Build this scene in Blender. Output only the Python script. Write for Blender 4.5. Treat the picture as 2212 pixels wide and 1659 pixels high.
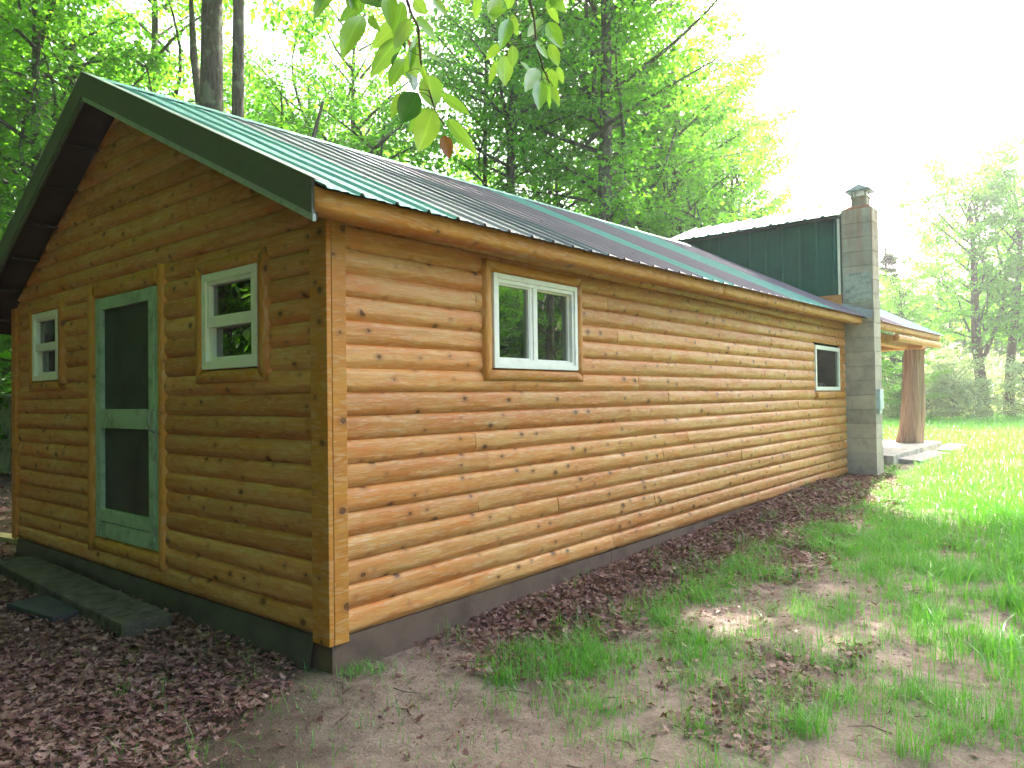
import bpy, math, random
import numpy as np
from mathutils import Vector, Matrix
random.seed(7); RNG = np.random.default_rng(11)
sc = bpy.context.scene
for o in list(bpy.data.objects): bpy.data.objects.remove(o)

# ------------------------------------------------------------------ camera
CAM = np.array([3.619, -2.676, 1.418]); YAW, PITCH, ROLL = -0.6899, 0.01748, -0.01382
FPX = 1581.6 / 2212.0
Fv = np.array([math.sin(YAW)*math.cos(PITCH), math.cos(YAW)*math.cos(PITCH), math.sin(PITCH)])
Rv = np.array([math.cos(YAW), -math.sin(YAW), 0.0]); Uv = np.cross(Rv, Fv)
Rr = Rv*math.cos(ROLL)+Uv*math.sin(ROLL); Ur = -Rv*math.sin(ROLL)+Uv*math.cos(ROLL)
cd = bpy.data.cameras.new('camera'); co = bpy.data.objects.new('camera', cd); sc.collection.objects.link(co)
cd.sensor_width = 36; cd.lens = FPX*36; cd.clip_end = 2000; cd.clip_start = 0.05
M = Matrix(((Rr[0], Ur[0], -Fv[0], CAM[0]), (Rr[1], Ur[1], -Fv[1], CAM[1]), (Rr[2], Ur[2], -Fv[2], CAM[2]), (0, 0, 0, 1)))
co.matrix_world = M; sc.camera = co

# ------------------------------------------------------------------ light
SUN_AZ, SUN_EL = math.radians(-9), math.radians(50)
world = bpy.data.worlds.new('World'); sc.world = world; world.use_nodes = True
wn = world.node_tree; bg = wn.nodes['Background']
sky = wn.nodes.new('ShaderNodeTexSky'); sky.sky_type = 'NISHITA'; sky.sun_disc = False
sky.sun_elevation = SUN_EL; sky.sun_rotation = SUN_AZ
sky.air_density = 1.0; sky.dust_density = 6.0; sky.ozone_density = 0.6
wn.links.new(sky.outputs[0], bg.inputs[0]); bg.inputs[1].default_value = 0.15
sl = bpy.data.lights.new('sun', 'SUN'); sl.energy = 4.5; sl.angle = math.radians(0.6); sl.color = (1.0, 0.94, 0.84)
so = bpy.data.objects.new('sun', sl); sc.collection.objects.link(so)
sd = Vector((math.sin(SUN_AZ)*math.cos(SUN_EL), math.cos(SUN_AZ)*math.cos(SUN_EL), math.sin(SUN_EL)))
so.rotation_euler = (-sd).to_track_quat('-Z', 'Y').to_euler(); so.location = (0, 0, 30)
sc.view_settings.view_transform = 'Standard'; sc.view_settings.look = 'None'
sc.view_settings.exposure = 2.78; sc.view_settings.gamma = 1.0
sc.cycles.max_bounces = 8; sc.cycles.transparent_max_bounces = 12
sc.cycles.diffuse_bounces = 6; sc.cycles.glossy_bounces = 3; sc.cycles.transmission_bounces = 4
sc.cycles.use_denoising = True; sc.cycles.sample_clamp_indirect = 6

# ------------------------------------------------------------------ helpers
def tag(o, label=None, cat=None, group=None, kind=None):
    if label: o['label'] = label
    if cat: o['category'] = cat
    if group: o['group'] = group
    if kind: o['kind'] = kind
    return o
def empty(name, loc=(0, 0, 0), parent=None):
    o = bpy.data.objects.new(name, None); sc.collection.objects.link(o); o.location = loc; o.parent = parent
    o.empty_display_size = 0.2
    return o
def link(name, me, mat=None, parent=None):
    o = bpy.data.objects.new(name, me); sc.collection.objects.link(o)
    if mat is not None and not me.materials: me.materials.append(mat)
    o.parent = parent
    return o
def npmesh(name, V, F, uv=None, smooth=False):
    """V (n,3); F list of arrays all (m,k) of same k, or python list of tuples"""
    me = bpy.data.meshes.new(name)
    if isinstance(F, np.ndarray):
        k = F.shape[1]; m = F.shape[0]
        me.vertices.add(len(V)); me.vertices.foreach_set('co', np.asarray(V, dtype=np.float32).ravel())
        me.loops.add(m*k); me.loops.foreach_set('vertex_index', F.astype(np.int32).ravel())
        me.polygons.add(m); me.polygons.foreach_set('loop_start', (np.arange(m)*k).astype(np.int32))
        me.polygons.foreach_set('loop_total', np.full(m, k, dtype=np.int32))
        if uv is not None:
            l = me.uv_layers.new(name='UVMap'); l.data.foreach_set('uv', np.asarray(uv, dtype=np.float32)[F.ravel()].ravel())
        me.polygons.foreach_set('use_smooth', np.full(m, smooth))
        me.update(calc_edges=True); me.validate()
    else:
        me.from_pydata([tuple(v) for v in V], [], F)
        if uv is not None:
            l = me.uv_layers.new(name='UVMap')
            for p in me.polygons:
                for li in p.loop_indices: l.data[li].uv = uv[me.loops[li].vertex_index]
        for p in me.polygons: p.use_smooth = smooth
    return me

class MB:
    def __init__(s): s.v = []; s.f = []; s.uv = []
    def add(s, vs, fs, uv=None):
        n = len(s.v); s.v += [tuple(v) for v in vs]; s.f += [tuple(i+n for i in f) for f in fs]
        s.uv += list(uv) if uv is not None else [(v[0]+v[1], v[2]) for v in vs]
    def box(s, a, b, bev=0.0, M=None):
        x0, y0, z0 = [min(a[i], b[i]) for i in range(3)]; x1, y1, z1 = [max(a[i], b[i]) for i in range(3)]
        if bev <= 0:
            vs = [(x, y, z) for z in (z0, z1) for y in (y0, y1) for x in (x0, x1)]
            fs = [(0, 2, 3, 1), (4, 5, 7, 6), (0, 1, 5, 4), (2, 6, 7, 3), (0, 4, 6, 2), (1, 3, 7, 5)]
        else:
            import bmesh
            bm = bmesh.new(); bmesh.ops.create_cube(bm, size=1)
            for v in bm.verts:
                v.co = Vector((x0 if v.co.x < 0 else x1, y0 if v.co.y < 0 else y1, z0 if v.co.z < 0 else z1))
            bmesh.ops.bevel(bm, geom=bm.edges[:], offset=bev, segments=2, affect='EDGES', profile=0.6)
            bm.verts.index_update(); vs = [tuple(v.co) for v in bm.verts]; fs = [tuple(v.index for v in f.verts) for f in bm.faces]; bm.free()
        if M is not None: vs = [tuple(M @ Vector(v)) for v in vs]
        s.add(vs, fs)
    def tube(s, pts, rs, n=8, caps=True):
        pts = [Vector(p) for p in pts]; m = len(pts)
        if not hasattr(rs, '__len__'): rs = [rs]*m
        vs = []; fs = []; uv = []; L = 0
        prev = None
        for i, p in enumerate(pts):
            t = (pts[min(i+1, m-1)]-pts[max(i-1, 0)]).normalized()
            ref = prev if prev is not None else (Vector((1, 0, 0)) if abs(t.x) < .9 else Vector((0, 1, 0)))
            a = (ref-t*ref.dot(t)).normalized(); b = t.cross(a); prev = a
            if i: L += (p-pts[i-1]).length
            for k in range(n):
                w = 2*math.pi*k/n
                vs.append(p+(a*math.cos(w)+b*math.sin(w))*rs[i]); uv.append((k/n, L))
        for i in range(m-1):
            for k in range(n):
                fs.append((i*n+k, i*n+(k+1) % n, (i+1)*n+(k+1) % n, (i+1)*n+k))
        if caps: fs.append(tuple(range(n))[::-1]); fs.append(tuple((m-1)*n+k for k in range(n)))
        s.add(vs, fs, uv)
    def build(s, name, mat, parent=None, smooth=False):
        me = npmesh(name, s.v, s.f, s.uv, smooth); return link(name, me, mat, parent)

def vnoise(x, y, seed=0):
    """2-D value noise 0..1"""
    x = np.asarray(x, float); y = np.asarray(y, float)
    xi = np.floor(x).astype(np.int64); yi = np.floor(y).astype(np.int64); fx = x-xi; fy = y-yi
    fx = fx*fx*(3-2*fx); fy = fy*fy*(3-2*fy)
    def h(a, b):
        n = (a*374761393+b*668265263+seed*974634777) & 0x7fffffff
        n = ((n ^ (n >> 13))*1274126177) & 0x7fffffff
        return ((n ^ (n >> 16)) & 0xffff)/65535.0
    return (h(xi, yi)*(1-fx)+h(xi+1, yi)*fx)*(1-fy)+(h(xi, yi+1)*(1-fx)+h(xi+1, yi+1)*fx)*fy
def fbm(x, y, seed=0, o=4):
    r = 0; a = .5
    for i in range(o): r = r+a*vnoise(x*2**i, y*2**i, seed+i); a *= .5
    return r/(1-.5**o)
def sstep(a, b, x):
    t = np.clip((np.asarray(x, float)-a)/(b-a), 0, 1); return t*t*(3-2*t)
def G(x, y):
    """ground height"""
    x = np.asarray(x, float); y = np.asarray(y, float)
    z = -0.21+0.20*sstep(1.5, 11, y)+0.05*sstep(11, 20, y)
    z = z+0.05*(fbm(x*.8, y*.8, 3)-.5)*1.2+0.02*(fbm(x*5, y*5, 9)-.5)
    z = z+0.09*np.exp(-((x-.30)/.30)**2)*sstep(.7, 2.0, y)*(1-sstep(9.0, 10.5, y))*(x > -.3)
    z = z+sstep(30, 90, np.hypot(x, y))*1.0
    return z

# ------------------------------------------------------------------ material helpers
def mat(name):
    m = bpy.data.materials.new(name); m.use_nodes = True; nt = m.node_tree
    for n in list(nt.nodes): nt.nodes.remove(n)
    return m, nt, Nd(nt)
class Nd:
    def __init__(s, nt): s.nt = nt
    def __call__(s, t, **kw):
        n = s.nt.nodes.new('ShaderNode'+t)
        for k, v in kw.items():
            if hasattr(n, k) and k not in ('inputs',): setattr(n, k, v)
        return n
    def set(s, n, **kw):
        for k, v in kw.items():
            key = k.replace('_', ' ')
            if hasattr(v, 'is_linked') or isinstance(v, bpy.types.NodeSocket): s.nt.links.new(v, n.inputs[key])
            else: n.inputs[key].default_value = v
        return n
    def ln(s, a, b): s.nt.links.new(a, b)
    def ramp(s, fac, stops, interp='LINEAR'):
        r = s('ValToRGB'); r.color_ramp.interpolation = interp; e = r.color_ramp.elements
        while len(e) > 1: e.remove(e[0])
        e[0].position = stops[0][0]; e[0].color = (*stops[0][1], 1)
        for p, c in stops[1:]:
            q = e.new(p); q.color = (*c, 1)
        s.ln(fac, r.inputs[0]); return r.outputs[0]
    def mix(s, f, a, b, mode='MIX'):
        n = s('Mix'); n.data_type = 'RGBA'; n.blend_type = mode; n.clamp_factor = True
        for sock, v in ((n.inputs[0], f), (n.inputs[6], a), (n.inputs[7], b)):
            if isinstance(v, bpy.types.NodeSocket): s.ln(v, sock)
            elif isinstance(v, (tuple, list)): sock.default_value = (*v, 1) if len(v) == 3 else v
            else: sock.default_value = v
        return n.outputs[2]
    def math(s, op, a, b=0.0, c=None, clamp=False):
        n = s('Math'); n.operation = op; n.use_clamp = clamp
        for i, v in enumerate((a, b) if c is None else (a, b, c)):
            if isinstance(v, bpy.types.NodeSocket): s.ln(v, n.inputs[i])
            else: n.inputs[i].default_value = v
        return n.outputs[0]
    def mapr(s, v, a, b, c=0.0, d=1.0):
        n = s('MapRange'); s.ln(v, n.inputs[0])
        for i, x in enumerate((a, b, c, d)): n.inputs[i+1].default_value = x
        return n.outputs[0]
    def noise(s, vec, scale, detail=3, rough=.55, dist=0.0):
        n = s('TexNoise'); s.ln(vec, n.inputs['Vector']); n.inputs['Scale'].default_value = scale
        n.inputs['Detail'].default_value = detail; n.inputs['Roughness'].default_value = rough; n.inputs['Distortion'].default_value = dist
        return n.outputs['Fac']
    def mapping(s, vec, sc_=(1, 1, 1), loc=(0, 0, 0)):
        n = s('Mapping'); s.ln(vec, n.inputs[0]); n.inputs['Scale'].default_value = sc_; n.inputs['Location'].default_value = loc
        return n.outputs[0]
    def bump(s, h, strength=.3, dist=.01):
        n = s('Bump'); s.ln(h, n.inputs['Height']); n.inputs['Strength'].default_value = strength; n.inputs['Distance'].default_value = dist
        return n.outputs[0]
    def out(s, bsdf):
        o = s('OutputMaterial'); s.ln(bsdf, o.inputs[0])
    def principled(s, color, rough=.6, normal=None, spec=.5, metal=0.0, coat=0.0, coat_rough=.2):
        b = s('BsdfPrincipled')
        for k, v in (('Base Color', color), ('Roughness', rough), ('Specular IOR Level', spec), ('Metallic', metal), ('Coat Weight', coat), ('Coat Roughness', coat_rough)):
            if isinstance(v, bpy.types.NodeSocket): s.ln(v, b.inputs[k])
            elif isinstance(v, (tuple, list)): b.inputs[k].default_value = (*v, 1)
            else: b.inputs[k].default_value = v
        if normal is not None: s.ln(normal, b.inputs['Normal'])
        return b.outputs[0]

def wood_mat(name, base, dark, red, pale=.25, knots=True, gloss=.35):
    m, nt, N = mat(name)
    uv = N('UVMap').outputs[0]
    rnd = N('NewGeometry').outputs['Random Per Island']
    off = N('CombineXYZ'); N.ln(N.math('MULTIPLY', rnd, 37.0), off.inputs[0]); N.ln(N.math('MULTIPLY', rnd, 11.0), off.inputs[1])
    va = N('VectorMath'); va.operation = 'ADD'; N.ln(uv, va.inputs[0]); N.ln(off.outputs[0], va.inputs[1]); uvo = va.outputs[0]
    big = N.noise(N.mapping(uvo, (1.0, 3.0, 1)), 1.6, 4, .6, .4)
    grain = N.noise(N.mapping(uvo, (2.2, 60, 1)), 1.0, 5, .65, .8)
    col = N.mix(N.mapr(big, .35, .68), base, red)
    col = N.mix(N.mapr(grain, .46, .74, 0, .42), col, dark)
    tone = N.ramp(rnd, [(0, (.80, .72, .64)), (.4, (.96, .95, .94)), (.7, (1.02, 1.0, .96)), (1, (1.12, 1.14, 1.16))])
    col = N.mix(1.0, col, tone, 'MULTIPLY')
    # hand-peeled facets : broad lighter and darker flats
    facet = N('TexVoronoi'); facet.voronoi_dimensions = '2D'; N.ln(N.mapping(uvo, (3.2, 17, 1)), facet.inputs['Vector']); facet.feature = 'F1'
    fc = N('SeparateColor'); N.ln(facet.outputs['Color'], fc.inputs[0])
    col = N.mix(N.mapr(fc.outputs[0], .45, 1, 0, .42), col, red)
    col = N.mix(N.mapr(fc.outputs[1], .60, 1, 0, .30), col, (.66, .50, .30))
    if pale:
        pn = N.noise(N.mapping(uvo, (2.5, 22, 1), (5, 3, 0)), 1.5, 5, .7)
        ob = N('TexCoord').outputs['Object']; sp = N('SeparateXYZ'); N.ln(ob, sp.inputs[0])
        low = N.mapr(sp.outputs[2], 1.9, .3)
        col = N.mix(N.math('MULTIPLY', N.mapr(pn, .58, .68, 0, pale*1.7), low), col, (.76, .68, .57))  # pale patches low on the wall: worn spots plus painted-in varnish sheen
    kd = None
    if knots:
        v = N('TexVoronoi'); v.voronoi_dimensions = '2D'; v.feature = 'F1'; N.ln(N.mapping(uvo, (4.6, 5.4, 1)), v.inputs['Vector']); v.inputs['Scale'].default_value = 1.0
        kc = N('SeparateColor'); N.ln(v.outputs['Color'], kc.inputs[0])
        size = N.mapr(kc.outputs[0], .22, 1.0, 0.0, .135)
        size = N.math('MULTIPLY', size, N.mapr(N.noise(N.mapping(uvo, (.8, 2.0, 1), (3, 8, 0)), 1.3, 2),   .34, .54, .25, 1.15))
        d = N.math('SUBTRACT', size, v.outputs['Distance'])
        has = N.math('GREATER_THAN', size, .004); halo = N.math('MULTIPLY', N.mapr(d, -.15, .03), has); core = N.math('MULTIPLY', N.mapr(d, -.005, .035), has)
        kn = N.noise(uvo, 60, 2)
        col = N.mix(N.math('MULTIPLY', halo, .6), col, dark)
        col = N.mix(N.math('MULTIPLY', core, N.mapr(kn, .3, .6, .55, .95)), col, (.105, .042, .020))
        kd = core
    h = N.math('ADD', N.math('MULTIPLY', grain, .5), N.math('MULTIPLY', fc.outputs[0], .6))
    if kd is not None: h = N.math('SUBTRACT', h, N.math('MULTIPLY', kd, .6))
    rgh = N.mapr(N.noise(uvo, 7, 3), .3, .7, gloss, gloss+.22)
    blot = N.noise(N.mapping(uvo, (1.2, 5, 1), (9, 2, 0)), 3.0, 5, .7)
    col = N.mix(N.mapr(blot, .52, .74, 0, .34), col, dark)
    N.out(N.principled(col, rgh, N.bump(h, .55, .007), .32))
    return m
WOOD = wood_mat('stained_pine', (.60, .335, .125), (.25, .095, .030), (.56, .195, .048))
WOODG = wood_mat('gable_pine', (.60, .335, .125), (.25, .095, .030), (.56, .195, .048), pale=0, gloss=.5)
TRIM = wood_mat('trim_pine', (.55, .26, .050), (.27, .11, .028), (.50, .18, .030), pale=0, gloss=.42)

def simple(name, c, rough=.5, metal=0.0, spec=.5, var=.12, scale=14, bump=.1, bscale=90):
    m, nt, N = mat(name); ob = N('TexCoord').outputs['Object']
    n = N.noise(ob, scale, 4, .6); n2 = N.noise(ob, bscale, 2)
    c2 = tuple(x*(1-var*2.2) for x in c); c3 = tuple(min(1, x*(1+var)) for x in c)
    col = N.ramp(n, [(.3, c2), (.5, c), (.75, c3)])
    N.out(N.principled(col, rough, N.bump(n2, bump, .003), spec, metal)); return m
WHITE = simple('white_vinyl', (.80, .80, .74), .35, var=.04)
DOORG = simple('green_door_paint', (.31, .42, .31), .6, var=.18, scale=9)
RAKE = simple('dark_green_trim_metal', (.088, .096, .082), .42, metal=.0, var=.08)
RAKEL = simple('light_edge_metal', (.30, .36, .32), .35)
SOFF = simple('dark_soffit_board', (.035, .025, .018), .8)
FOUND = simple('brown_foundation_paint', (.130, .084, .064), .7, var=.16, scale=5, bump=.4)
FLASH = simple('brown_flashing', (.080, .068, .058), .5, var=.2, scale=4)
SCREEN = simple('dark_insect_screen', (.030, .038, .034), .5, var=.35, scale=3, bump=.3, bscale=400)
METAL = simple('grey_metal', (.32, .33, .34), .4, metal=.6)
BLACK = simple('dark_interior', (.012, .012, .011), .8)
CUPM = simple('white_cup_glaze', (.75, .76, .80), .3, var=.03)
BOXM = simple('pale_blue_box_paint', (.42, .52, .60), .45)
GREENM = simple('dark_green_steel', (.012, .105, .075), .45, var=.10, scale=2.5)
SHEDM = simple('weathered_plywood', (.74, .68, .62), .8, var=.25, scale=6, bump=.5, bscale=30)

def glass_mat():
    m, nt, N = mat('window_glass')
    t = N('BsdfTransparent'); t.inputs[0].default_value = (.5, .54, .53, 1)
    g = N('BsdfGlossy'); g.inputs['Roughness'].default_value = .015; g.inputs[0].default_value = (.95, 1, .97, 1)
    lw = N('Fresnel'); lw.inputs[0].default_value = 1.45
    mx = N('MixShader'); N.ln(N.mapr(lw.outputs[0], 0, 1, .0, .24), mx.inputs[0]); N.ln(t.outputs[0], mx.inputs[1]); N.ln(g.outputs[0], mx.inputs[2])
    N.out(mx.outputs[0]); return m
GLASS = glass_mat()

def steel_roof(name, c, c2=None):
    m, nt, N = mat(name); ob = N('TexCoord').outputs['Object']
    n = N.noise(N.mapping(ob, (.6, 6, .6)), 2.0, 4, .6)
    n2 = N.noise(ob, 9, 4, .7)
    col = N.mix(N.mapr(n, .35, .7), c, c2 or tuple(x*.7 for x in c))
    col = N.mix(N.mapr(n2, .60, .8, 0, .35), col, (.30, .30, .28))
    N.out(N.principled(col, N.mapr(n2, .3, .7, .42, .58), N.bump(n, .05, .01), .5, .1)); return m
ROOFC = {'teal': steel_roof('teal_roof_steel', (.11, .33, .295), (.15, .37, .34)),
         'grey': steel_roof('grey_roof_steel', (.24, .25, .28), (.17, .18, .20)),
         'navy': steel_roof('navy_roof_steel', (.07, .085, .12), (.10, .12, .15)),
         'mauve': steel_roof('mauve_roof_steel', (.22, .165, .21), (.17, .135, .18)),
         'greyblue': steel_roof('blue_grey_roof_steel', (.32, .40, .48), (.26, .33, .42))}

def leaf_mat(name, c0, c1, c2, trans=.5, gloss=.12):
    m, nt, N = mat(name)
    r = N('NewGeometry').outputs['Random Per Island']; oi = N('ObjectInfo').outputs['Random']
    rr = N.math('FRACT', N.math('ADD', N.math('MULTIPLY', r, .75), N.math('MULTIPLY', oi, .25)))
    col = N.ramp(rr, [(0, c0), (.5, c1), (1, c2)])
    d = N('BsdfDiffuse'); N.ln(col, d.inputs[0]); t = N('BsdfTranslucent')
    N.ln(N.mix(1.0, col, (1.95, 2.05, .8), 'MULTIPLY'), t.inputs[0])
    g = N('BsdfGlossy'); g.inputs['Roughness'].default_value = .38; g.inputs[0].default_value = (.8, .85, .8, 1)
    a = N('MixShader'); a.inputs[0].default_value = trans; N.ln(d.outputs[0], a.inputs[1]); N.ln(t.outputs[0], a.inputs[2])
    b = N('MixShader'); b.inputs[0].default_value = gloss; N.ln(a.outputs[0], b.inputs[1]); N.ln(g.outputs[0], b.inputs[2])
    N.out(b.outputs[0]); return m
LEAF = leaf_mat('maple_leaves', (.065, .19, .020), (.112, .28, .030), (.175, .345, .040), .6, .045)
LEAFD = leaf_mat('spruce_needles', (.020, .055, .018), (.030, .080, .025), (.045, .10, .03), .25, .05)
LEAFS = leaf_mat('willow_leaves', (.26, .34, .20), (.32, .40, .26), (.38, .44, .32), .4, .15)
GRASS = leaf_mat('grass_blades', (.065, .22, .03), (.10, .30, .045), (.17, .36, .07), .4, .07)
DEAD = leaf_mat('dead_leaves', (.095, .044, .044), (.185, .092, .086), (.34, .22, .19), .12, .04)

def bark_mat(name, c, lich=.4):
    m, nt, N = mat(name); ob = N('TexCoord').outputs['Object']
    n = N.noise(N.mapping(ob, (1, 1, .16)), 26, 5, .7, .6); l = N.noise(ob, 3.2, 4, .6)
    col = N.ramp(n, [(.35, tuple(x*.35 for x in c)), (.55, c), (.8, tuple(x*1.5 for x in c))])
    col = N.mix(N.mapr(l, .52, .62, 0, lich), col, (.28, .32, .22))
    N.out(N.principled(col, .85, N.bump(n, .8, .03), .3)); return m
BARK = bark_mat('grey_bark', (.115, .095, .075))
BARKR = bark_mat('red_brown_bark', (.15, .10, .075), .15)

def ground_mat():
    m, nt, N = mat('sandy_soil'); ob = N('TexCoord').outputs['Object']
    a = N.noise(ob, .9, 5, .6); b = N.noise(ob, 7, 5, .7); f = N.noise(ob, 85, 3, .7); sp = N('SeparateXYZ'); N.ln(ob, sp.inputs[0])
    col = N.ramp(b, [(.28, (.12, .088, .072)), (.48, (.26, .195, .165)), (.72, (.38, .30, .255))])
    col = N.mix(N.mapr(a, .48, .66, 0, .55), col, (.14, .105, .075))
    col = N.mix(N.mapr(f, .52, .72, 0, .55), col, (.11, .07, .05))
    g2 = N.noise(ob, 28, 5, .75, .5); col = N.mix(N.mapr(g2, .50, .68, 0, .60), col, (.085, .050, .038)); col = N.mix(N.mapr(g2, .42, .30, 0, .5), col, (.46, .38, .33))
    vz = N('TexVoronoi'); N.ln(ob, vz.inputs['Vector']); vz.inputs['Scale'].default_value = 130
    col = N.mix(N.mapr(vz.outputs['Distance'], .25, .05, 0, .35), col, (.10, .055, .04))
    # leaf mould under the trees, west of the gable corner
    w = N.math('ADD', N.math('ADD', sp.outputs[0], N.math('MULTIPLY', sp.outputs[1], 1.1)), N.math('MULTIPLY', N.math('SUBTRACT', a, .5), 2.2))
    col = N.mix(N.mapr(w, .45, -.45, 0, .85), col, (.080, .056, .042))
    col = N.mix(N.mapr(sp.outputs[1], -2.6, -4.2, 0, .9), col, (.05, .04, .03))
    col = N.mix(N.mapr(sp.outputs[0], 4.2, 6.0, 0, .9), col, (.20, .20, .08))
    far = N.mapr(sp.outputs[1], 13, 22)
    col = N.mix(far, col, N.mix(b, (.09, .15, .03), (.17, .24, .06)))
    h = N.math('ADD', N.math('ADD', N.math('MULTIPLY', f, .5), N.math('MULTIPLY', g2, .8)), N.math('MULTIPLY', b, 1.0))
    N.out(N.principled(col, .92, N.bump(h, .7, .02), .2)); return m

# ------------------------------------------------------------------ ground
def axis(segs):
    out = []
    for a, b, s in segs: out += list(np.arange(a, b, s))
    return np.array(out+[segs[-1][1]])
gx = axis([(-320, -40, 20), (-40, -8, 1.6), (-8, -1, .14), (-1, 5.5, .045), (5.5, 14, .5), (14, 40, 2), (40, 320, 20)])
gy = axis([(-320, -30, 20), (-30, -5, 1.5), (-5, -2.5, .2), (-2.5, 7, .05), (7, 16, .12), (16, 40, .6), (40, 80, 4), (80, 620, 20)])
X, Y = np.meshgrid(gx, gy); V = np.stack([X.ravel(), Y.ravel(), G(X, Y).ravel()], 1)
nx, ny = len(gx), len(gy); i = (np.arange(ny-1)[:, None]*nx+np.arange(nx-1)[None, :]).ravel()
gm = npmesh('ground', V, np.stack([i, i+1, i+nx+1, i+nx], 1), smooth=True)
tag(link('ground', gm, ground_mat()), kind='structure')

# ------------------------------------------------------------------ scatter
def scatter(name, tv, tf, pos, rot, scl, material, smooth=False):
    """tv (k,3), tf (m,q), pos (n,3), rot (n,3,3), scl (n,) or (n,3)"""
    n = len(pos); scl = np.asarray(scl)
    S = tv[None]*(scl[:, None, None] if scl.ndim == 1 else scl[:, None, :])
    W = np.einsum('nij,nkj->nki', rot, S)+pos[:, None, :]
    F = tf[None]+(np.arange(n)*len(tv))[:, None, None]
    me = npmesh(name, W.reshape(-1, 3), F.reshape(-1, tf.shape[1]), smooth=smooth)
    me.materials.append(material); return me
def rots(yaw, tilt, roll=None):
    n = len(yaw); cy, sy = np.cos(yaw), np.sin(yaw); ct, st = np.cos(tilt), np.sin(tilt); z = np.zeros(n); o = np.ones(n)
    A = np.stack([np.stack([cy, -sy, z], 1), np.stack([sy, cy, z], 1), np.stack([z, z, o], 1)], 1)
    B = np.stack([np.stack([o, z, z], 1), np.stack([z, ct, -st], 1), np.stack([z, st, ct], 1)], 1)
    R = np.einsum('nij,njk->nik', A, B)
    if roll is not None:
        cr, sr = np.cos(roll), np.sin(roll)
        C = np.stack([np.stack([cr, z, sr], 1), np.stack([z, o, z], 1), np.stack([-sr, z, cr], 1)], 1)
        R = np.einsum('nij,njk->nik', R, C)
    return R
# dead maple leaf : lobed star, slightly cupped
_ang = np.radians([0, 22, 45, 68, 95, 120, 150, 180, 210, 240, 265, 292, 315, 338]); _rad = np.array([1, .45, .85, .42, .8, .4, .55, .35, .55, .4, .8, .42, .85, .45])
def dleaf(seed, m=14):
    r_ = np.random.default_rng(seed); rad = _rad*r_.uniform(.55, 1.1, m); ang = _ang+r_.normal(0, .12, m); z = .45*r_.uniform(-.3, 1, m)*rad
    return np.concatenate([[[0, 0, .0]], np.stack([np.sin(ang)*rad, np.cos(ang)*rad*r_.uniform(.7, 1.0), z], 1)])
DL_F = np.array([[0, k+1, (k+1) % 14+1] for k in range(14)])
def litter(name, pts, smin=.018, smax=.052, up=.02, tilt=.55):
    V_ = []; F_ = []; off = 0; grp = RNG.integers(0, 7, len(pts))
    for gi in range(7):
        q = pts[grp == gi]; n = len(q); z = G(q[:, 0], q[:, 1])+RNG.uniform(0, up, n)+.005
        P_ = np.stack([q[:, 0], q[:, 1], z], 1); a_ = RNG.uniform(smin, smax, n)
        S = dleaf(gi+40)[None]*np.stack([a_, a_*RNG.uniform(.7, 1.1, n), a_*RNG.uniform(-.6, 1.3, n)], 1)[:, None, :]
        R_ = rots(RNG.uniform(0, 6.28, n), RNG.normal(0, tilt*.6, n), RNG.normal(0, tilt*.6, n))
        W = np.einsum('nij,nkj->nki', R_, S)+P_[:, None, :]
        V_.append(W.reshape(-1, 3)); F_.append((DL_F[None]+(np.arange(n)*15)[:, None, None]).reshape(-1, 3)+off); off += n*15
    me = npmesh(name, np.concatenate(V_), np.concatenate(F_)); me.materials.append(DEAD); return me
c = RNG.uniform([-.05, .5], [2.4, 11.0], (120000, 2)); n_ = fbm(c[:, 0]*1.4, c[:, 1]*1.4, 21)
wd = .55+.35*sstep(2, 5, c[:, 1]); dens = np.clip(1.3-np.abs(c[:, 0]-.35)/wd, 0, 1)*sstep(.5, 1.6, c[:, 1])+.9*sstep(.52, .66, n_)*(c[:, 0] < 2.6)*.30+.05*(c[:, 0] < 1.7)+.014
c = c[(RNG.random(len(c)) < dens*.62)]
b_ = RNG.uniform([-7, -4.5], [1.2, -.02], (120000, 2)); lim = -.32-.55*b_[:, 1]+.8*(fbm(b_[:, 0]*1.5, b_[:, 1]*1.5, 5)-.5)+.35*(RNG.random(len(b_))-.5)
b_ = b_[(b_[:, 0] < lim) | (RNG.random(len(b_)) < .012)]; b_ = b_[RNG.random(len(b_)) < .62]
e_ = RNG.uniform([.2, -2.4], [6.5, 14], (1500, 2))
far_ = RNG.uniform([-22, -4], [-6, 12], (9000, 2))
me = litter('leaf_litter', np.concatenate([c, b_, e_]), up=.05)
tag(link('leaf_litter', me), 'dry red brown fallen maple leaves drifted along the cabin base and under the trees', 'fallen leaves', kind='stuff')
crumb = RNG.uniform([-1.5, -2.4], [3.6, 7], (48000, 2)); crumb = crumb[fbm(crumb[:, 0]*1.1, crumb[:, 1]*1.1, 15)+.25*(RNG.random(len(crumb))-.5) > .42]
tag(link('leaf_crumbs', litter('leaf_crumbs', crumb, .004, .015, .004)), 'tiny brown crumbs of leaves and bark strewn over the bare sand', 'leaf crumbs', kind='stuff')
me = litter('leaf_litter', far_, .05, .11)
tag(link('forest_leaf_litter', me), 'dry leaves on the forest floor left of the cabin', 'fallen leaves', kind='stuff')

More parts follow.
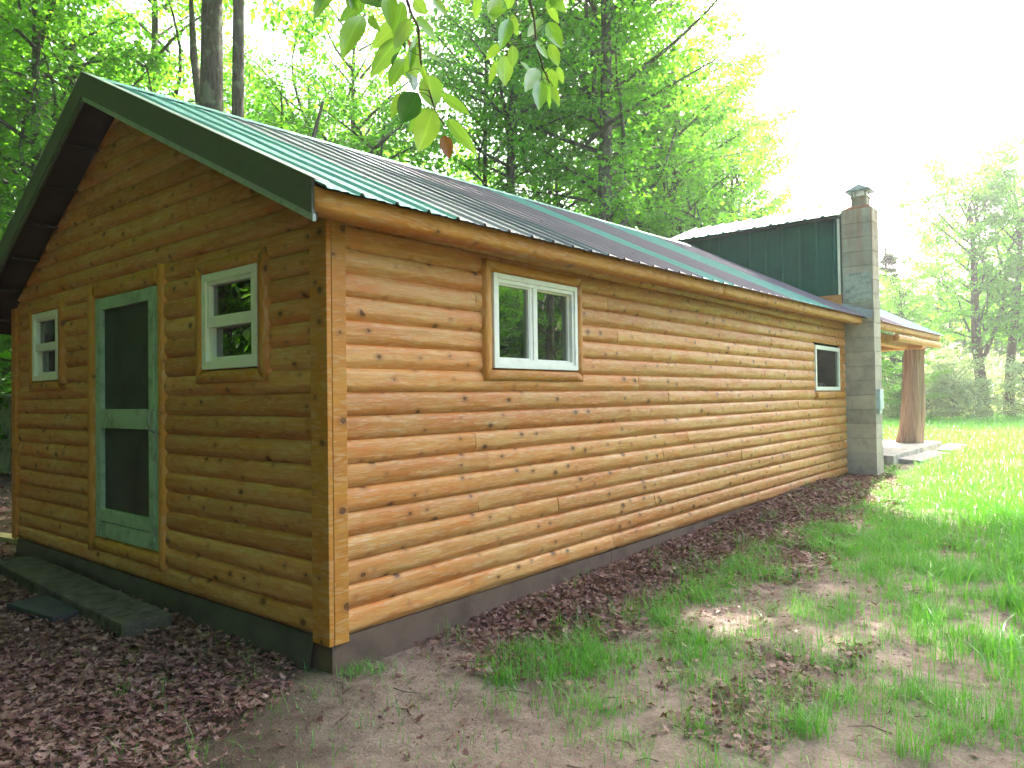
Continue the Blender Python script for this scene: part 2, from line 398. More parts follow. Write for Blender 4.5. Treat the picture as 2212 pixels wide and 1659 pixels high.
# grass
def blade(bend, seg=4):
    vs = []; fs = []
    for i in range(seg+1):
        t = i/seg; w = (1-t**1.6)*.5+.03
        y = bend*t*t; z = math.sqrt(max(0, 1))*(t-.32*bend*t**3)
        vs += [(-w, y, z), (w, y, z)]
    for i in range(seg): fs.append((2*i, 2*i+1, 2*i+3, 2*i+2))
    return np.array(vs), np.array(fs)
def grass_mesh(name, pts, hmin, hmax, width, lean=.35):
    V_ = []; F_ = []; off = 0; n = len(pts); grp = RNG.integers(0, 4, n)
    for gi, bd in enumerate((.12, .35, .7, 1.1)):
        q = pts[grp == gi]; m = len(q)
        if m == 0: continue
        tv, tf = blade(bd); h = RNG.uniform(hmin, hmax, m)*(1 if gi < 3 else .9)
        if q.shape[1] > 2: h = h*q[:, 2]
        yaw = RNG.uniform(0, 6.28, m); R = rots(yaw, RNG.normal(0, lean*.5, m))
        P_ = np.stack([q[:, 0], q[:, 1], G(q[:, 0], q[:, 1])-.01], 1)
        S = tv[None]*np.stack([width*RNG.uniform(.6, 1.3, m), h, h], 1)[:, None, :]
        W = np.einsum('nij,nkj->nki', R, S)+P_[:, None, :]
        V_.append(W.reshape(-1, 3)); F_.append((tf[None]+(np.arange(m)*len(tv))[:, None, None]).reshape(-1, 4)+off); off += m*len(tv)
    me = npmesh(name, np.concatenate(V_), np.concatenate(F_)); me.materials.append(GRASS); return me
def clumps(cent, per, spread, hs=None):
    k = RNG.poisson(per, len(cent)); idx = np.repeat(np.arange(len(cent)), k)
    p = cent[idx][:, :2]+RNG.normal(0, 1, (len(idx), 2))*np.asarray(spread if np.isscalar(spread) else spread[idx][:, None])
    h = (cent[idx][:, 2:3] if cent.shape[1] > 2 else np.ones((len(idx), 1)))
    return np.concatenate([p, h], 1)
XB = lambda y: 3.15-.26*(y-1.5)
# band between the drip line and the sand track
cc = RNG.uniform([.05, .15], [4.6, 12.5], (24000, 2)); x_, y_ = cc[:, 0], cc[:, 1]
n1 = fbm(x_*1.3, y_*1.3, 33); n2 = fbm(x_*3.5, y_*3.5, 44)
band = np.exp(-((x_-(1.05+.06*y_))/.52)**2)*sstep(.3, 1.0, y_)
edge = sstep(-.75, -.1, x_-XB(y_))
dn = band*.75*sstep(.36, .54, n1)+edge*.75*sstep(.30, .50, n1)+.085+.10*(x_ > 1.8)+.28*sstep(8, 11, y_)*sstep(.5, 1.2, x_)+.05*sstep(.6, .75, n2)
keep = RNG.random(len(cc)) < dn*.74*(.2+1.3*sstep(.38, .62, n2))*(.25+.75*sstep(.45, .95, x_-.03*y_))
cc = cc[keep]; cc = np.concatenate([cc, RNG.uniform(.45, 1.1, (len(cc), 1))], 1)
near = clumps(cc, 17, .045)
sg = RNG.uniform([-.3, -1.8], [3.6, 11], (9000, 2)); sg = sg[fbm(sg[:, 0]*1.1, sg[:, 1]*1.1, 81)+.15*(RNG.random(len(sg))-.5) > .48]; near = np.concatenate([near, np.concatenate([sg, RNG.uniform(.25, .75, (len(sg), 1))], 1)])
front = RNG.uniform([-1.5, -2.4], [2.3, .4], (95, 2)); front = front[fbm(front[:, 0]*1.2, front[:, 1]*1.2, 71) > .4]; front = np.concatenate([front, RNG.uniform(.35, .9, (len(front), 1))], 1)
near = np.concatenate([near, clumps(front, 9, .03)])
tuft = np.array([[2.44, .91, 1.0], [2.40, .97, 1.1], [2.02, .62, .7], [.16, .16, .55], [.10, .05, .5], [2.9, 1.0, 1.2], [3.0, 1.3, 1.2], [2.8, 2.4, 1.2], [2.6, 3.1, 1.2], [2.4, 4.0, 1.2], [1.18, .85, 1.1], [.75, .9, 1.0], [1.5, 1.7, .9], [1.0, 1.15, 1.], [1.3, 1.2, 1.1], [.9, .55, 1.0]])
near = np.concatenate([near, clumps(tuft, 95, .055)])
tag(link('yard_grass', grass_mesh('yard_grass', near, .06, .22, .0040, .5)), 'sparse green grass tufts growing through sand and leaves beside the cabin', 'grass', kind='stuff')
md = RNG.uniform([1.0, 2.0], [9, 36], (240000, 2)); x_, y_ = md[:, 0], md[:, 1]
dm = sstep(.0, 1.1, x_-XB(y_))*sstep(.30, .5, fbm(x_*.9, y_*.9, 52))
md = md[(RNG.random(len(md)) < dm*np.clip(1.0-.015*(y_-4), .4, 1)) & (x_ < CAM[0]+1.6+.12*(y_-CAM[1]))]
m2 = RNG.uniform([-12, 11.5], [1.6, 36], (120000, 2)); x_, y_ = m2[:, 0], m2[:, 1]
m2 = m2[~((x_ < .45) & (y_ < 18.4) & (x_ > -6)) & (x_ > XB(11.5)-1.0-.32*(y_-11.5)) & ~((np.abs(x_-.5) < .35) & (y_ < 18.4))]
md = np.concatenate([md, m2]); md = np.concatenate([md, RNG.uniform(.6, 1.25, (len(md), 1))*(1+.35*sstep(20, 30, md[:, 1:2]))], 1)
tag(link('meadow_grass', grass_mesh('meadow_grass', md, .16, .34, .011, .5)), 'sunlit tall green meadow grass beyond the cabin', 'grass', kind='stuff')
# tall seed stalks near the right corner
st = RNG.uniform([1.9, .2], [3.5, 4.5], (150, 2)); st = np.concatenate([st[st[:, 0] > 3.0-.25*st[:, 1]-.5], np.ones((len(st[st[:, 0] > 3.0-.25*st[:, 1]-.5]), 1))], 1)
tag(link('grass_stalks', grass_mesh('grass_stalks', st, .25, .42, .003, .3)), 'thin tall grass stalks at the near right corner', 'grass', kind='stuff')
# twigs and pebbles on the sand
tb = MB()
for k in range(260):
    x = random.uniform(-1, 3.6); y = random.uniform(-1.8, 5); a = random.uniform(0, 6.3); L = random.uniform(.03, .22)
    z = float(G(x, y))+.006
    tb.tube([(x, y, z), (x+.5*L*math.cos(a), y+.5*L*math.sin(a), float(G(x+.5*L*math.cos(a), y+.5*L*math.sin(a)))+.012), (x+L*math.cos(a+.3), y+L*math.sin(a+.3), float(G(x+L*math.cos(a+.3), y+L*math.sin(a+.3)))+.006)], [.0035, .003, .0015], 5)
tag(tb.build('fallen_twigs', BARKR), 'thin brown twigs strewn over the bare sand', 'twigs', kind='stuff')

# ------------------------------------------------------------------ cabin
R = .146; L = 10.66; W = 5.5; AX = -2.74; ZR = 4.05; ZE = 2.53
cabin = tag(empty('log_cabin', (-2.75, 5.3, -.2)), 'long orange stained log sided cabin with green metal trimmed gable and multicoloured steel roof', 'cabin')
def CP(o):   # parent keeping the world position
    o.parent = cabin; o.matrix_parent_inverse = Matrix.Translation((-2.75, 5.3, -.2)).inverted(); return o
def part(o, parent):
    o.parent = parent
    mw = parent_world(parent); o.matrix_parent_inverse = mw.inverted(); return o
def parent_world(p):
    if p.parent is None: return p.matrix_basis.copy()
    return parent_world(p.parent) @ p.matrix_parent_inverse @ p.matrix_basis
def zr_right(x, y):  # top of roof, right slope (rises slightly to the far end like the photo)
    t = (x-AX)/(.43-AX); a = ZR+.024*(y+.33); b = ZE+.012*(y+.33); return a+(b-a)*t
def zr_left(x, y):
    t = (AX-x)/(AX+5.95); a = ZR+.024*(y+.33); b = 2.30+.012*(y+.33); return a+(b-a)*t
def roofz(x, y): return zr_right(x, y) if x > AX else zr_left(x, y)

def siding(name, umax, ztop, T, rects, material, zclip=None, seed=1, u0=0.0, amp=.033):
    """half-log courses with butt joints; T(d,u,z)->xyz ; rects=(u0,u1,z0,z1) holes"""
    rg = random.Random(seed); V = []; F = []; UVs = []
    nrow = int(math.ceil(ztop/R))
    for r in range(nrow):
        z0, z1 = r*R, min((r+1)*R, ztop)
        joints = []; u = u0+rg.uniform(1.0, 4.2)
        while u < umax-.6: joints.append(u); u += rg.uniform(2.4, 4.9)
        bps = sorted(set([u0, umax]+joints+[b for q in rects for b in q[:2] if u0 < b < umax and q[2] < z1-.004 and q[3] > z0+.004]))
        ph = rg.uniform(0, 100); a_r = amp*rg.uniform(.9, 1.12); dz = rg.uniform(-.006, .006)
        for s in range(len(bps)-1):
            ua, ub = bps[s], bps[s+1]; um = (ua+ub)/2; zi = [(z0, z1)]
            for q in rects:
                if q[0] < um < q[1]:
                    nz = []
                    for (a, b) in zi:
                        if q[2] > a: nz.append((a, min(b, q[2])))
                        if q[3] < b: nz.append((max(a, q[3]), b))
                    zi = [(a, b) for a, b in nz if b-a > .008]
            for (za, zb) in zi:
                n = max(2, int((ub-ua)/.04)); m = 13; g = .0016
                us = np.linspace(ua+g, ub-g, n+1); base = len(V)
                jig = rg.uniform(0, 50); lift = rg.uniform(-.003, .003)
                for i, u in enumerate(us):
                    for j in range(m+1):
                        t = j/m; z = za+(zb-za)*t; tc = (z-(z0+R/2))/(R/2)
                        tt = (z-z0)/R
                        tb = .30+.18*(NZ(u*3.1+jig, ph)-.5)+.10*(NZ(u*8.5+jig, ph+9)-.5)
                        if tt < tb: prof = max(0.0, 1-((tb-tt)/tb)**1.25*.82)
                        else: prof = max(0.0, 1-((tt-tb)/(1-tb))**4.0*.62)*.97+.03
                        if tt > .985 or tt < .01: prof = .04
                        d = .012+(a_r+lift)*prof
                        d += .006*prof*(NZ(u*2.2+jig, t*2.5+ph)-.5)+.0045*prof*(NZ(u*8+jig, t*4+ph)-.5)+.002*prof*(NZ(u*24+jig, t*9+ph)-.5)
                        z2 = z+.004*math.sin(u*1.3+ph)*(1 if 0 < j < m else 0)
                        if zclip: z2 = min(z2, zclip(u)); 
                        V.append(T(d, u, z2)); UVs.append((u+r*7.3, z*1.25+r*.37))
                for i in range(n):
                    for j in range(m): q0 = base+i*(m+1)+j; F.append((q0, q0+m+1, q0+m+2, q0+1))
                for i in (0, n):     # end caps back to the sheathing
                    b0 = len(V)
                    for j in range(m+1):
                        p = V[base+i*(m+1)+j]; V.append(p); V.append(T(-.01, us[i], p[2])); UVs.append(UVs[base+i*(m+1)+j]); UVs.append(UVs[base+i*(m+1)+j])
                    for j in range(m): F.append((b0+2*j, b0+2*j+2, b0+2*j+3, b0+2*j+1))
    me = npmesh(name, np.array(V), np.array(F), UVs, smooth=False)
    # smooth along but keep seams : faces smooth
    me.polygons.foreach_set('use_smooth', np.ones(len(me.polygons), bool))
    me.materials.append(material); return me
_nt = RNG.random((256, 256))
def NZ(x, y):
    xi = math.floor(x); yi = math.floor(y); fx = x-xi; fy = y-yi; fx = fx*fx*(3-2*fx); fy = fy*fy*(3-2*fy)
    a = _nt[xi % 256, yi % 256]; b = _nt[(xi+1) % 256, yi % 256]; c_ = _nt[xi % 256, (yi+1) % 256]; d = _nt[(xi+1) % 256, (yi+1) % 256]
    return (a*(1-fx)+b*fx)*(1-fy)+(c_*(1-fx)+d*fx)*fy
TL = lambda d, u, z: (d, u, z)          # long wall, u=y
TG = lambda d, u, z: (u, -d, z)         # gable wall, u=x
rl = [(1.40, 2.53, 1.62, 2.36), (9.0, 10.5, 1.42, 2.2)]
rg_ = [(-4.80, -4.09, 1.62, 2.33), (-1.40, -.66, 1.62, 2.33), (-3.34, -2.05, .20, 2.34)]
def sheath(name, T, u0, u1, z1f, rects):
    mb = MB(); cuts = sorted(set([u0, u1]+[b for q in rects for b in q[:2]]))
    extra = []; 
    for a, b in zip(cuts[:-1], cuts[1:]):
        k = max(1, int((b-a)/.3)); extra += [a+(b-a)*i/k for i in range(k)]
    cuts = extra+[u1]
    for a, b in zip(cuts[:-1], cuts[1:]):
        um = (a+b)/2; zs = [(-.05, None)]
        for q in rects:
            if q[0] < um < q[1]: zs = [(-.05, q[2]), (q[3], None)]
        for lo, hi in zs:
            za = hi if hi else z1f(a); zb = hi if hi else z1f(b)
            vs = [T(-.02, a, lo), T(-.02, b, lo), T(-.02, b, zb), T(-.02, a, za), T(-.08, a, lo), T(-.08, b, lo), T(-.08, b, zb), T(-.08, a, za)]
            mb.add(vs, [(0, 1, 2, 3), (7, 6, 5, 4), (3, 2, 6, 7), (0, 4, 5, 1)])
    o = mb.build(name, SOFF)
    return o
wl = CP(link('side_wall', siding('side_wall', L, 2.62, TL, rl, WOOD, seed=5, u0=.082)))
wg = CP(link('gable_wall', siding('gable_wall', -.112, 3.9, TG, rg_, WOODG, zclip=lambda u: roofz(u, 0)-.16, seed=9, u0=-5.30, amp=.033)))
CP(sheath('sheathing', TL, 0, L, lambda u: 2.62, rl)); CP(sheath('sheathing', TG, -5.35, 0, lambda u: roofz(u, 0)-.13, rg_))
# west and far walls (closed box, unseen sides)
bw = MB(); bw.box((-5.35, 0, -.2), (-5.27, 17.4, 2.4)); bw.box((-5.27, 10.64, -.2), (0, 10.7, 3.1)); CP(bw.build('rear_wall', WOODG))
# corner boards
mb = MB(); mb.box((-.115, -.055, -.03), (.052, -.02, 2.5), .005); mb.box((.015, -.0195, -.03), (.0555, .085, 2.52), .005); CP(mb.build('corner_board', TRIM))
mb = MB(); mb.box((-5.41, -.07, 0), (-5.29, -.02, 2.42), .006); CP(mb.build('corner_board', TRIM))
# foundation : painted block with a seam, and leaning flashing along the gable
mb = MB(); mb.box((-5.36, -.02, -.6), (.03, .04, -.004)); mb.box((-.03, .0405, -.6), (.03, 3.06, -.004)); mb.box((-.03, 3.068, -.6), (.031, 7.5, -.004)); mb.box((-.03, 7.508, -.6), (.03, L, -.004))
CP(mb.build('foundation', FOUND))
mb = MB(); mb.add([(-5.36, -.025, -.002), (-.13, -.028, -.002), (-.13, -.075, -.23), (-5.36, -.06, -.30), (-5.36, -.03, -.002), (-.13, -.033, -.002), (-.13, -.079, -.23), (-5.36, -.064, -.30)], [(3, 2, 1, 0), (4, 5, 6, 7), (2, 3, 7, 6), (1, 2, 6, 5)])
CP(mb.build('base_flashing', FLASH))

def halflog(mb, T, a, b, w, d0=.035, bulge=.045, mit=(0, 0), n=8, vert=False):
    """half round board running a->b in (u,z), width w centred; mit: mitre shift at each end for the outer/inner edge"""
    ax = np.array(a, float); bx = np.array(b, float); L_ = np.linalg.norm(bx-ax); t = (bx-ax)/L_; nrm = np.array([-t[1], t[0]])
    k = max(2, int(L_/.08)); vs = []; fs = []; uv = []; o = random.uniform(0, 40)
    for i in range(k+1):
        for j in range(n+1):
            s_ = j/n*2-1; f = i/k
            p = ax+(bx-ax)*f; e = s_*w/2
            sh = (mit[0]*s_*(1-f)+mit[1]*s_*f)*w/2
            p = p+nrm*e+t*sh; prof = max(0, 1-abs(s_)**2.4)**.6
            d = d0+bulge*prof+.004*(NZ(i*.3+o, j*.5)-.5)
            if j in (0, n): d = 0
            vs.append(T(d, p[0], p[1])); uv.append((f*L_+o, s_*w*.6))
    for i in range(k):
        for j in range(n): q = i*(n+1)+j; fs.append((q, q+n+1, q+n+2, q+1))
    fs.append(tuple(range(n+1))); fs.append(tuple(k*(n+1)+j for j in range(n, -1, -1)))
    mb.add(vs, fs, uv)
def surround(name, T, u0, u1, z0, z1, w, parent, m, skip=()):
    mb = MB(); h = w/2
    if 'l' not in skip: halflog(mb, T, (u0-h, z0-h), (u0-h, z1+h), w, mit=(-1, 1) if 'b' not in skip else (0, 1))
    if 'r' not in skip: halflog(mb, T, (u1+h, z0-h), (u1+h, z1+h), w, mit=(1, -1) if 'b' not in skip else (0, -1))
    if 'b' not in skip: halflog(mb, T, (u0-h, z0-h), (u1+h, z0-h), w, mit=(1, -1))
    if 't' not in skip: halflog(mb, T, (u0-h, z1+h), (u1+h, z1+h), w, mit=(-1, 1))
    return part(mb.build(name, m, None, True), parent)
def rectbox(mb, T, u0, u1, z0, z1, d0, d1, bev=0):
    import itertools
    vs = [T(d, u, z) for z in (z0, z1) for d in (d0, d1) for u in (u0, u1)]
    mb.add(vs, [(0, 2, 3, 1), (4, 5, 7, 6), (0, 1, 5, 4), (2, 6, 7, 3), (0, 4, 6, 2), (1, 3, 7, 5)])
def ring(mb, T, u0, u1, z0, z1, w, d0, d1):
    rectbox(mb, T, u0, u0+w, z0, z1, d0, d1); rectbox(mb, T, u1-w, u1, z0, z1, d0, d1)
    rectbox(mb, T, u0+w, u1-w, z0, z0+w, d0, d1-.001); rectbox(mb, T, u0+w, u1-w, z1-w, z1, d0, d1-.001)
def recess(T, u0, u1, z0, z1, parent):
    mb = MB(); D = -.45
    P4 = [(u0, z0), (u1, z0), (u1, z1), (u0, z1)]
    vs = [T(-.012, *q) for q in P4]+[T(D, *q) for q in P4]
    mb.add(vs, [(0, 1, 5, 4), (1, 2, 6, 5), (2, 3, 7, 6), (3, 0, 4, 7), (4, 5, 6, 7)])
    return part(mb.build('inner_reveal', BLACK), parent)
def hung_window(u0, u1, z0, z1, label):
    w = CP(empty('window')); w.location = TG(0, (u0+u1)/2, z0); w['label'] = label
    f = MB(); ring(f, TG, u0, u1, z0, z1, .052, -.02, .072); zm = z0+(z1-z0)*.49
    ring(f, TG, u0+.052, u1-.052, zm-.03, z1-.052, .028, .0, .058)     # upper sash
    ring(f, TG, u0+.052, u1-.052, z0+.052, zm+.045, .032, -.015, .044)  # lower sash
    rectbox(f, TG, u0+.04, u1-.04, zm-.035, zm+.04, .0, .062)
    part(f.build('frame', WHITE), w)
    g = MB(); rectbox(g, TG, u0+.08, u1-.08, zm+.02, z1-.08, .020, .024); part(g.build('pane', GLASS), w)
    g = MB(); rectbox(g, TG, u0+.084, u1-.084, z0+.084, zm+.015, .002, .006); part(g.build('pane', GLASS), w)
    surround('log_trim', TG, u0, u1, z0, z1, .11, w, TRIM)
    recess(TG, u0, u1, z0, z1, w); return w
hung_window(-4.78, -4.11, 1.64, 2.31, 'narrow white double hung window left of the green screen door')
hung_window(-1.38, -.68, 1.64, 2.31, 'white double hung window between the green screen door and the corner board')
# sliding window on the long wall
w = CP(empty('window')); w.location = (0, 1.96, 1.63); w['label'] = 'wide white sliding window with two panes on the orange side wall'
f = MB(); u0, u1, z0, z1 = 1.42, 2.51, 1.635, 2.345
ring(f, TL, u0, u1, z0, z1, .038, -.02, .078); ring(f, TL, u0+.038, u1-.038, z0+.038, z1-.038, .03, -.02, .066)
rectbox(f, TL, 1.88, 1.915, z0+.06, z1-.06, -.02, .052); rectbox(f, TL, 1.915, 1.965, z0+.06, z1-.06, -.02, .062)
ring(f, TL, 1.475, 1.89, z0+.06, z1-.06, .022, 0, .048); ring(f, TL, 1.96, u1-.066, z0+.06, z1-.06, .020, 0, .034)
part(f.build('frame', WHITE), w)
g = MB(); rectbox(g, TL, 1.49, 1.875, z0+.075, z1-.075, .022, .026); part(g.build('pane', GLASS), w)
g = MB(); rectbox(g, TL, 1.97, 2.44, z0+.075, z1-.075, .010, .014); part(g.build('pane', GLASS), w)
surround('log_trim', TL, u0, u1, z0, z1, .105, w, TRIM); recess(TL, u0, u1, z0, z1, w)
# far picture window by the chimney
w = CP(empty('window')); w.location = (0, 9.7, 1.45); w['label'] = 'plain white framed window next to the block chimney'
f = MB(); ring(f, TL, 9.07, 10.36, 1.45, 2.16, .06, -.02, .035); part(f.build('frame', WHITE), w)
g = MB(); rectbox(g, TL, 9.13, 10.30, 1.51, 2.10, .004, .008); part(g.build('pane', GLASS), w)
mb = MB(); halflog(mb, TL, (9.0, 1.375), (10.5, 1.375), .13); halflog(mb, TL, (10.43, 1.45), (10.43, 2.2), .1, d0=.02, bulge=.03); part(mb.build('log_trim', TRIM, None, True), w)
recess(TL, 9.07, 10.36, 1.45, 2.16, w)
mb = MB(); mb.tube([(-.17, 9.75, 1.452), (-.17, 9.75, 1.46), (-.17, 9.75, 1.50), (-.17, 9.75, 1.57), (-.17, 9.75, 1.575), (-.17, 9.75, 1.50)], [.05, .07, .085, .11, .10, .07], 20)
mb.tube([(-.06, 9.75, 1.55), (-.035, 9.75, 1.55), (-.03, 9.75, 1.51), (-.07, 9.75, 1.49)], .008, 6)
tag(mb.build('white_cup', CUPM, None, True), 'white cup standing on the sill inside the window by the chimney', 'cup')
# screen door
dr = CP(empty('screen_door')); dr.location = (-2.7, -.03, .25); dr['label'] = 'pale green wooden screen door with two dark mesh panels'
f = MB(); a, b, c0, c1 = -3.27, -2.10, .26, 2.32
rectbox(f, TG, a, a+.10, c0, c1, .0, .055); rectbox(f, TG, b-.14, b-.055, c0+.06, c1, .0, .060); rectbox(f, TG, b-.05, b, c0, c1, .0, .048)
rectbox(f, TG, a+.10, b-.14, c1-.10, c1-.001, .0, .054); rectbox(f, TG, a+.10, b-.14, 1.20, 1.36, .0, .056); rectbox(f, TG, a+.10, b-.14, .40, .50, .0, .055)
rectbox(f, TG, a+.10, b-.055, .261, .39, .0, .050); part(f.build('door_frame', DOORG), dr)
for (q0, q1) in ((.50, 1.20), (1.36, 2.22)):
    g = MB(); rectbox(g, TG, a+.10, b-.14, q0, q1, .012, .016); part(g.build('mesh_panel', SCREEN), dr)
g = MB(); rectbox(g, TG, -3.34, -2.05, .20, 2.34, -.45, -.44); part(g.build('inner_reveal', BLACK), dr)
h = MB(); h.tube([(-2.15, -.06, 1.36), (-2.15, -.095, 1.34), (-2.15, -.10, 1.27), (-2.15, -.095, 1.20), (-2.15, -.06, 1.18)], .008, 8); part(h.build('handle', METAL, None, True), dr)
h = MB(); halflog(h, TG, (-3.385, .12), (-3.385, 2.45), .13, d0=.03, bulge=.04); halflog(h, TG, (-2.045, .12), (-2.045, 2.48), .10, d0=.03, bulge=.04)
halflog(h, TG, (-3.32, 2.40), (-2.09, 2.40), .145, d0=.02, bulge=.045); halflog(h, TG, (-3.32, .185), (-2.09, .185), .13, d0=.02, bulge=.045)
part(h.build('log_trim', TRIM, None, True), dr)

# ---- roof
roof = CP(empty('roof')); roof.location = (AX, 5, 3.4)
Y0, Y1 = -.33, 17.62
XE = .43
def corr(y, y0=-.36):
    t = ((y-y0) % .254)/.254
    h = 0.0
    if t < .16: h = .019*min(1, min(t, .16-t)/.05)
    elif .42 < t < .50 or .66 < t < .74: h = .005
    return h
def roof_panel(ya, yb, key, side=1, xa=AX, xb=XE, lab=None):
    ys = []; y = ya
    brk = [0, .05, .11, .16, .42, .44, .48, .50, .66, .68, .72, .74]
    k0 = int(math.floor((ya+.36)/.254))-1
    for k in range(k0, k0+int((yb-ya)/.254)+4):
        for t in brk:
            yy = -.36+(k+t)*.254
            if ya < yy < yb: ys.append(yy)
    ys = [ya]+ys+[yb]; V = []; F = []; nx_ = 7
    sag = [0, .004, -.004, .003, -.003, .002, 0]
    for y in ys:
        for i in range(nx_):
            x = xa+(xb-xa)*i/(nx_-1); V.append((x, y, (zr_right(x, y) if side > 0 else zr_left(x, y))+corr(y+1e-5)+sag[i]+.004*NZ(y*.9, i*.7)))
    for j in range(len(ys)-1):
        for i in range(nx_-1): q = j*nx_+i; F.append((q, q+1, q+nx_+1, q+nx_))
    me = npmesh('roof_panel', V, F); o = part(link('roof_panel', me, ROOFC[key]), roof)
    if lab: o['label'] = lab
    return o
cols = [(-.33, .67, 'teal'), (.67, 1.57, 'grey'), (1.57, 2.47, 'navy'), (2.47, 3.37, 'mauve'), (3.37, 4.27, 'mauve'), (4.27, 5.17, 'teal'), (5.17, 6.07, 'mauve'), (6.07, 6.97, 'mauve'), (6.97, 7.87, 'teal'), (7.87, 8.77, 'teal'), (8.77, 9.67, 'mauve'), (9.67, 10.69, 'mauve')]
seen = {}
names = {'teal': 'teal', 'grey': 'silver grey', 'navy': 'dark navy', 'mauve': 'dull mauve', 'greyblue': 'pale blue grey'}
for n_i, (a, b, k) in enumerate(cols): roof_panel(a, b, k, lab='%s ribbed steel roof panel' % names[k])
# behind the chimney the roof continues over the porch
for a, b, k, x0 in ((10.69, 11.6, 'mauve', AX), (11.6, 13.2, 'mauve', AX), (13.2, 14.4, 'greyblue', AX), (14.4, 15.6, 'greyblue', AX), (15.6, 17.62, 'greyblue', AX)):
    roof_panel(a, b, k, lab='%s ribbed steel porch roof panel' % names[k], xb=XE if a > 11.5 else -.02)
for a, b in ((-.33, 5.5), (5.5, 11.5), (11.5, 17.62)): roof_panel(a, b, 'teal', -1, AX, -5.95)
# deck / soffit under the sheets
mb = MB()
for side, xe in ((1, XE-.22), (-1, -5.92)):
    fz = zr_right if side > 0 else zr_left
    vs = [(AX, Y0+.02, fz(AX, Y0)-.03), (xe, Y0+.02, fz(xe, Y0)-.03), (xe, Y1-.02, fz(xe, Y1)-.03), (AX, Y1-.02, fz(AX, Y1)-.03)]
    vs += [(x, y, z-.10) for x, y, z in vs]; mb.add(vs, [(0, 1, 2, 3), (7, 6, 5, 4), (0, 4, 5, 1), (1, 5, 6, 2), (2, 6, 7, 3)])
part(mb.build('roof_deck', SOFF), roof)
mb = MB()   # lookouts visible under the left rake
for k in range(7):
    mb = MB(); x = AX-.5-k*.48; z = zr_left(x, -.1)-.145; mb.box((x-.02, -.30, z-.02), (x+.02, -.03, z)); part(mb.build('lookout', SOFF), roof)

mb = MB(); mb.add([(.2, Y0+.02, zr_right(.2, Y0)-.01), (XE-.04, Y0+.02, zr_right(XE-.04, Y0)-.01), (XE-.04, Y1-.02, zr_right(XE-.04, Y1)-.01), (.2, Y1-.02, zr_right(.2, Y1)-.01)], [(3, 2, 1, 0)]); part(mb.build('underlay', SOFF), roof)
# ridge cap
mb = MB(); ys = np.arange(Y0, 10.9, .254)
for y in ys:
    y2 = min(y+.25, 10.95)
    for s_ in (1, -1):
        z = ZR+.024*(y+.33)+.028; z2 = ZR+.024*(y2+.33)+.028; dx = .15
        za = (zr_right(AX+dx, y) if s_ > 0 else zr_left(AX-dx, y))+.020
        zb = (zr_right(AX+dx, y2) if s_ > 0 else zr_left(AX-dx, y2))+.020
        mb.add([(AX, y, z), (AX+s_*dx, y, za), (AX+s_*dx, y2, zb), (AX, y2, z2)], [(0, 1, 2, 3)])
part(mb.build('ridge_cap', ROOFC['teal']), roof)
# rake trim (front gable)
def rake(mb, x0, x1, fz, drop, y, top=.03, lo=0.0, hi=None):
    n = 12; vs = []; fs = []
    for i in range(n+1):
        x = x0+(x1-x0)*i/n; z = fz(x, y); vs += [(x, y, z+top), (x, y, z-drop), (x, y+.02, z-drop), (x, y+.02, z+top)]
    for i in range(n):
        for j in range(4): q = i*4+j; r_ = i*4+(j+1) % 4; fs.append((q, r_, r_+4, q+4))
    fs += [(0, 1, 2, 3), tuple(n*4+k for k in (3, 2, 1, 0))]; mb.add(vs, fs)
for fz, xe in ((zr_right, .335), (zr_left, -5.97)):
    mb = MB(); rake(mb, AX, xe, fz, .165, -.352); part(mb.build('rake_trim', RAKE), roof)
    mb = MB(); rake(mb, AX, xe, fz, .205, -.346, top=-.166); part(mb.build('rake_flange', RAKEL if fz is zr_right else RAKE), roof)
    mb = MB(); n = 10; vs = []
    for i in range(n+1):
        x = AX+(xe-AX)*i/n+(.06*i/n if xe > 0 else 0); z = fz(x, -.35)+.033; vs += [(x, -.356, z-.006), (x, -.356, z), (x, -.27, z+.002)]
    fs = [(i*3+j, i*3+j+1, i*3+j+4, i*3+j+3) for i in range(n) for j in range(2)]; mb.add(vs, fs); part(mb.build('rake_cap', RAKEL), roof)
    mb = MB(); rake(mb, AX, xe-(.02 if xe > 0 else -.02), fz, .20, -.32, top=-.05); part(mb.build('barge_board', SOFF), roof)
# eave fascia : long half log pieces
def eave_log(y0, y1, zb0, zb1, h, x=.235, name='eave_fascia'):
    mb = MB(); n = int((y1-y0)/.12); m = 8; vs = []; fs = []; uv = []; o = random.uniform(0, 30)
    for i in range(n+1):
        f = i/n; y = y0+(y1-y0)*f; zb = zb0+(zb1-zb0)*f
        for j in range(m+1):
            t = j/m; prof = max(0, 1-abs(2*t-1)**3.2)**.6
            vs.append((x+(.06*prof if 0 < j < m else -.03)+.006*(NZ(y*1.5+o, t*2)-.5), y, zb+h*t)); uv.append((y+o, t*h*1.4))
    for i in range(n):
        for j in range(m): q = i*(m+1)+j; fs.append((q, q+m+1, q+m+2, q+1))
        q = i*(m+1); fs.append((q+m, q+2*m+1, q+m+1, q))
    fs.append(tuple(range(m+1))); fs.append(tuple(n*(m+1)+j for j in range(m, -1, -1))); mb.add(vs, fs, uv)
    return part(mb.build(name, TRIM, None, True), roof)
eave_log(-.335, 4.9, 2.415, 2.475, .165, .30); eave_log(4.903, 10.52, 2.475, 2.545, .165, .301)
eave_log(11.35, 17.6, 2.55, 2.62, .17, .31); eave_log(13.05, 17.55, 2.40, 2.45, .15, .325, 'eave_fascia')
mb = MB(); mb.box((-5.4, 16.9, 2.42), (.10, 17.35, 2.66), .02); mb.box((-.42, 10.72, 2.44), (-.2, 16.88, 2.68), .02)
part(mb.build('porch_beam', TRIM), roof)
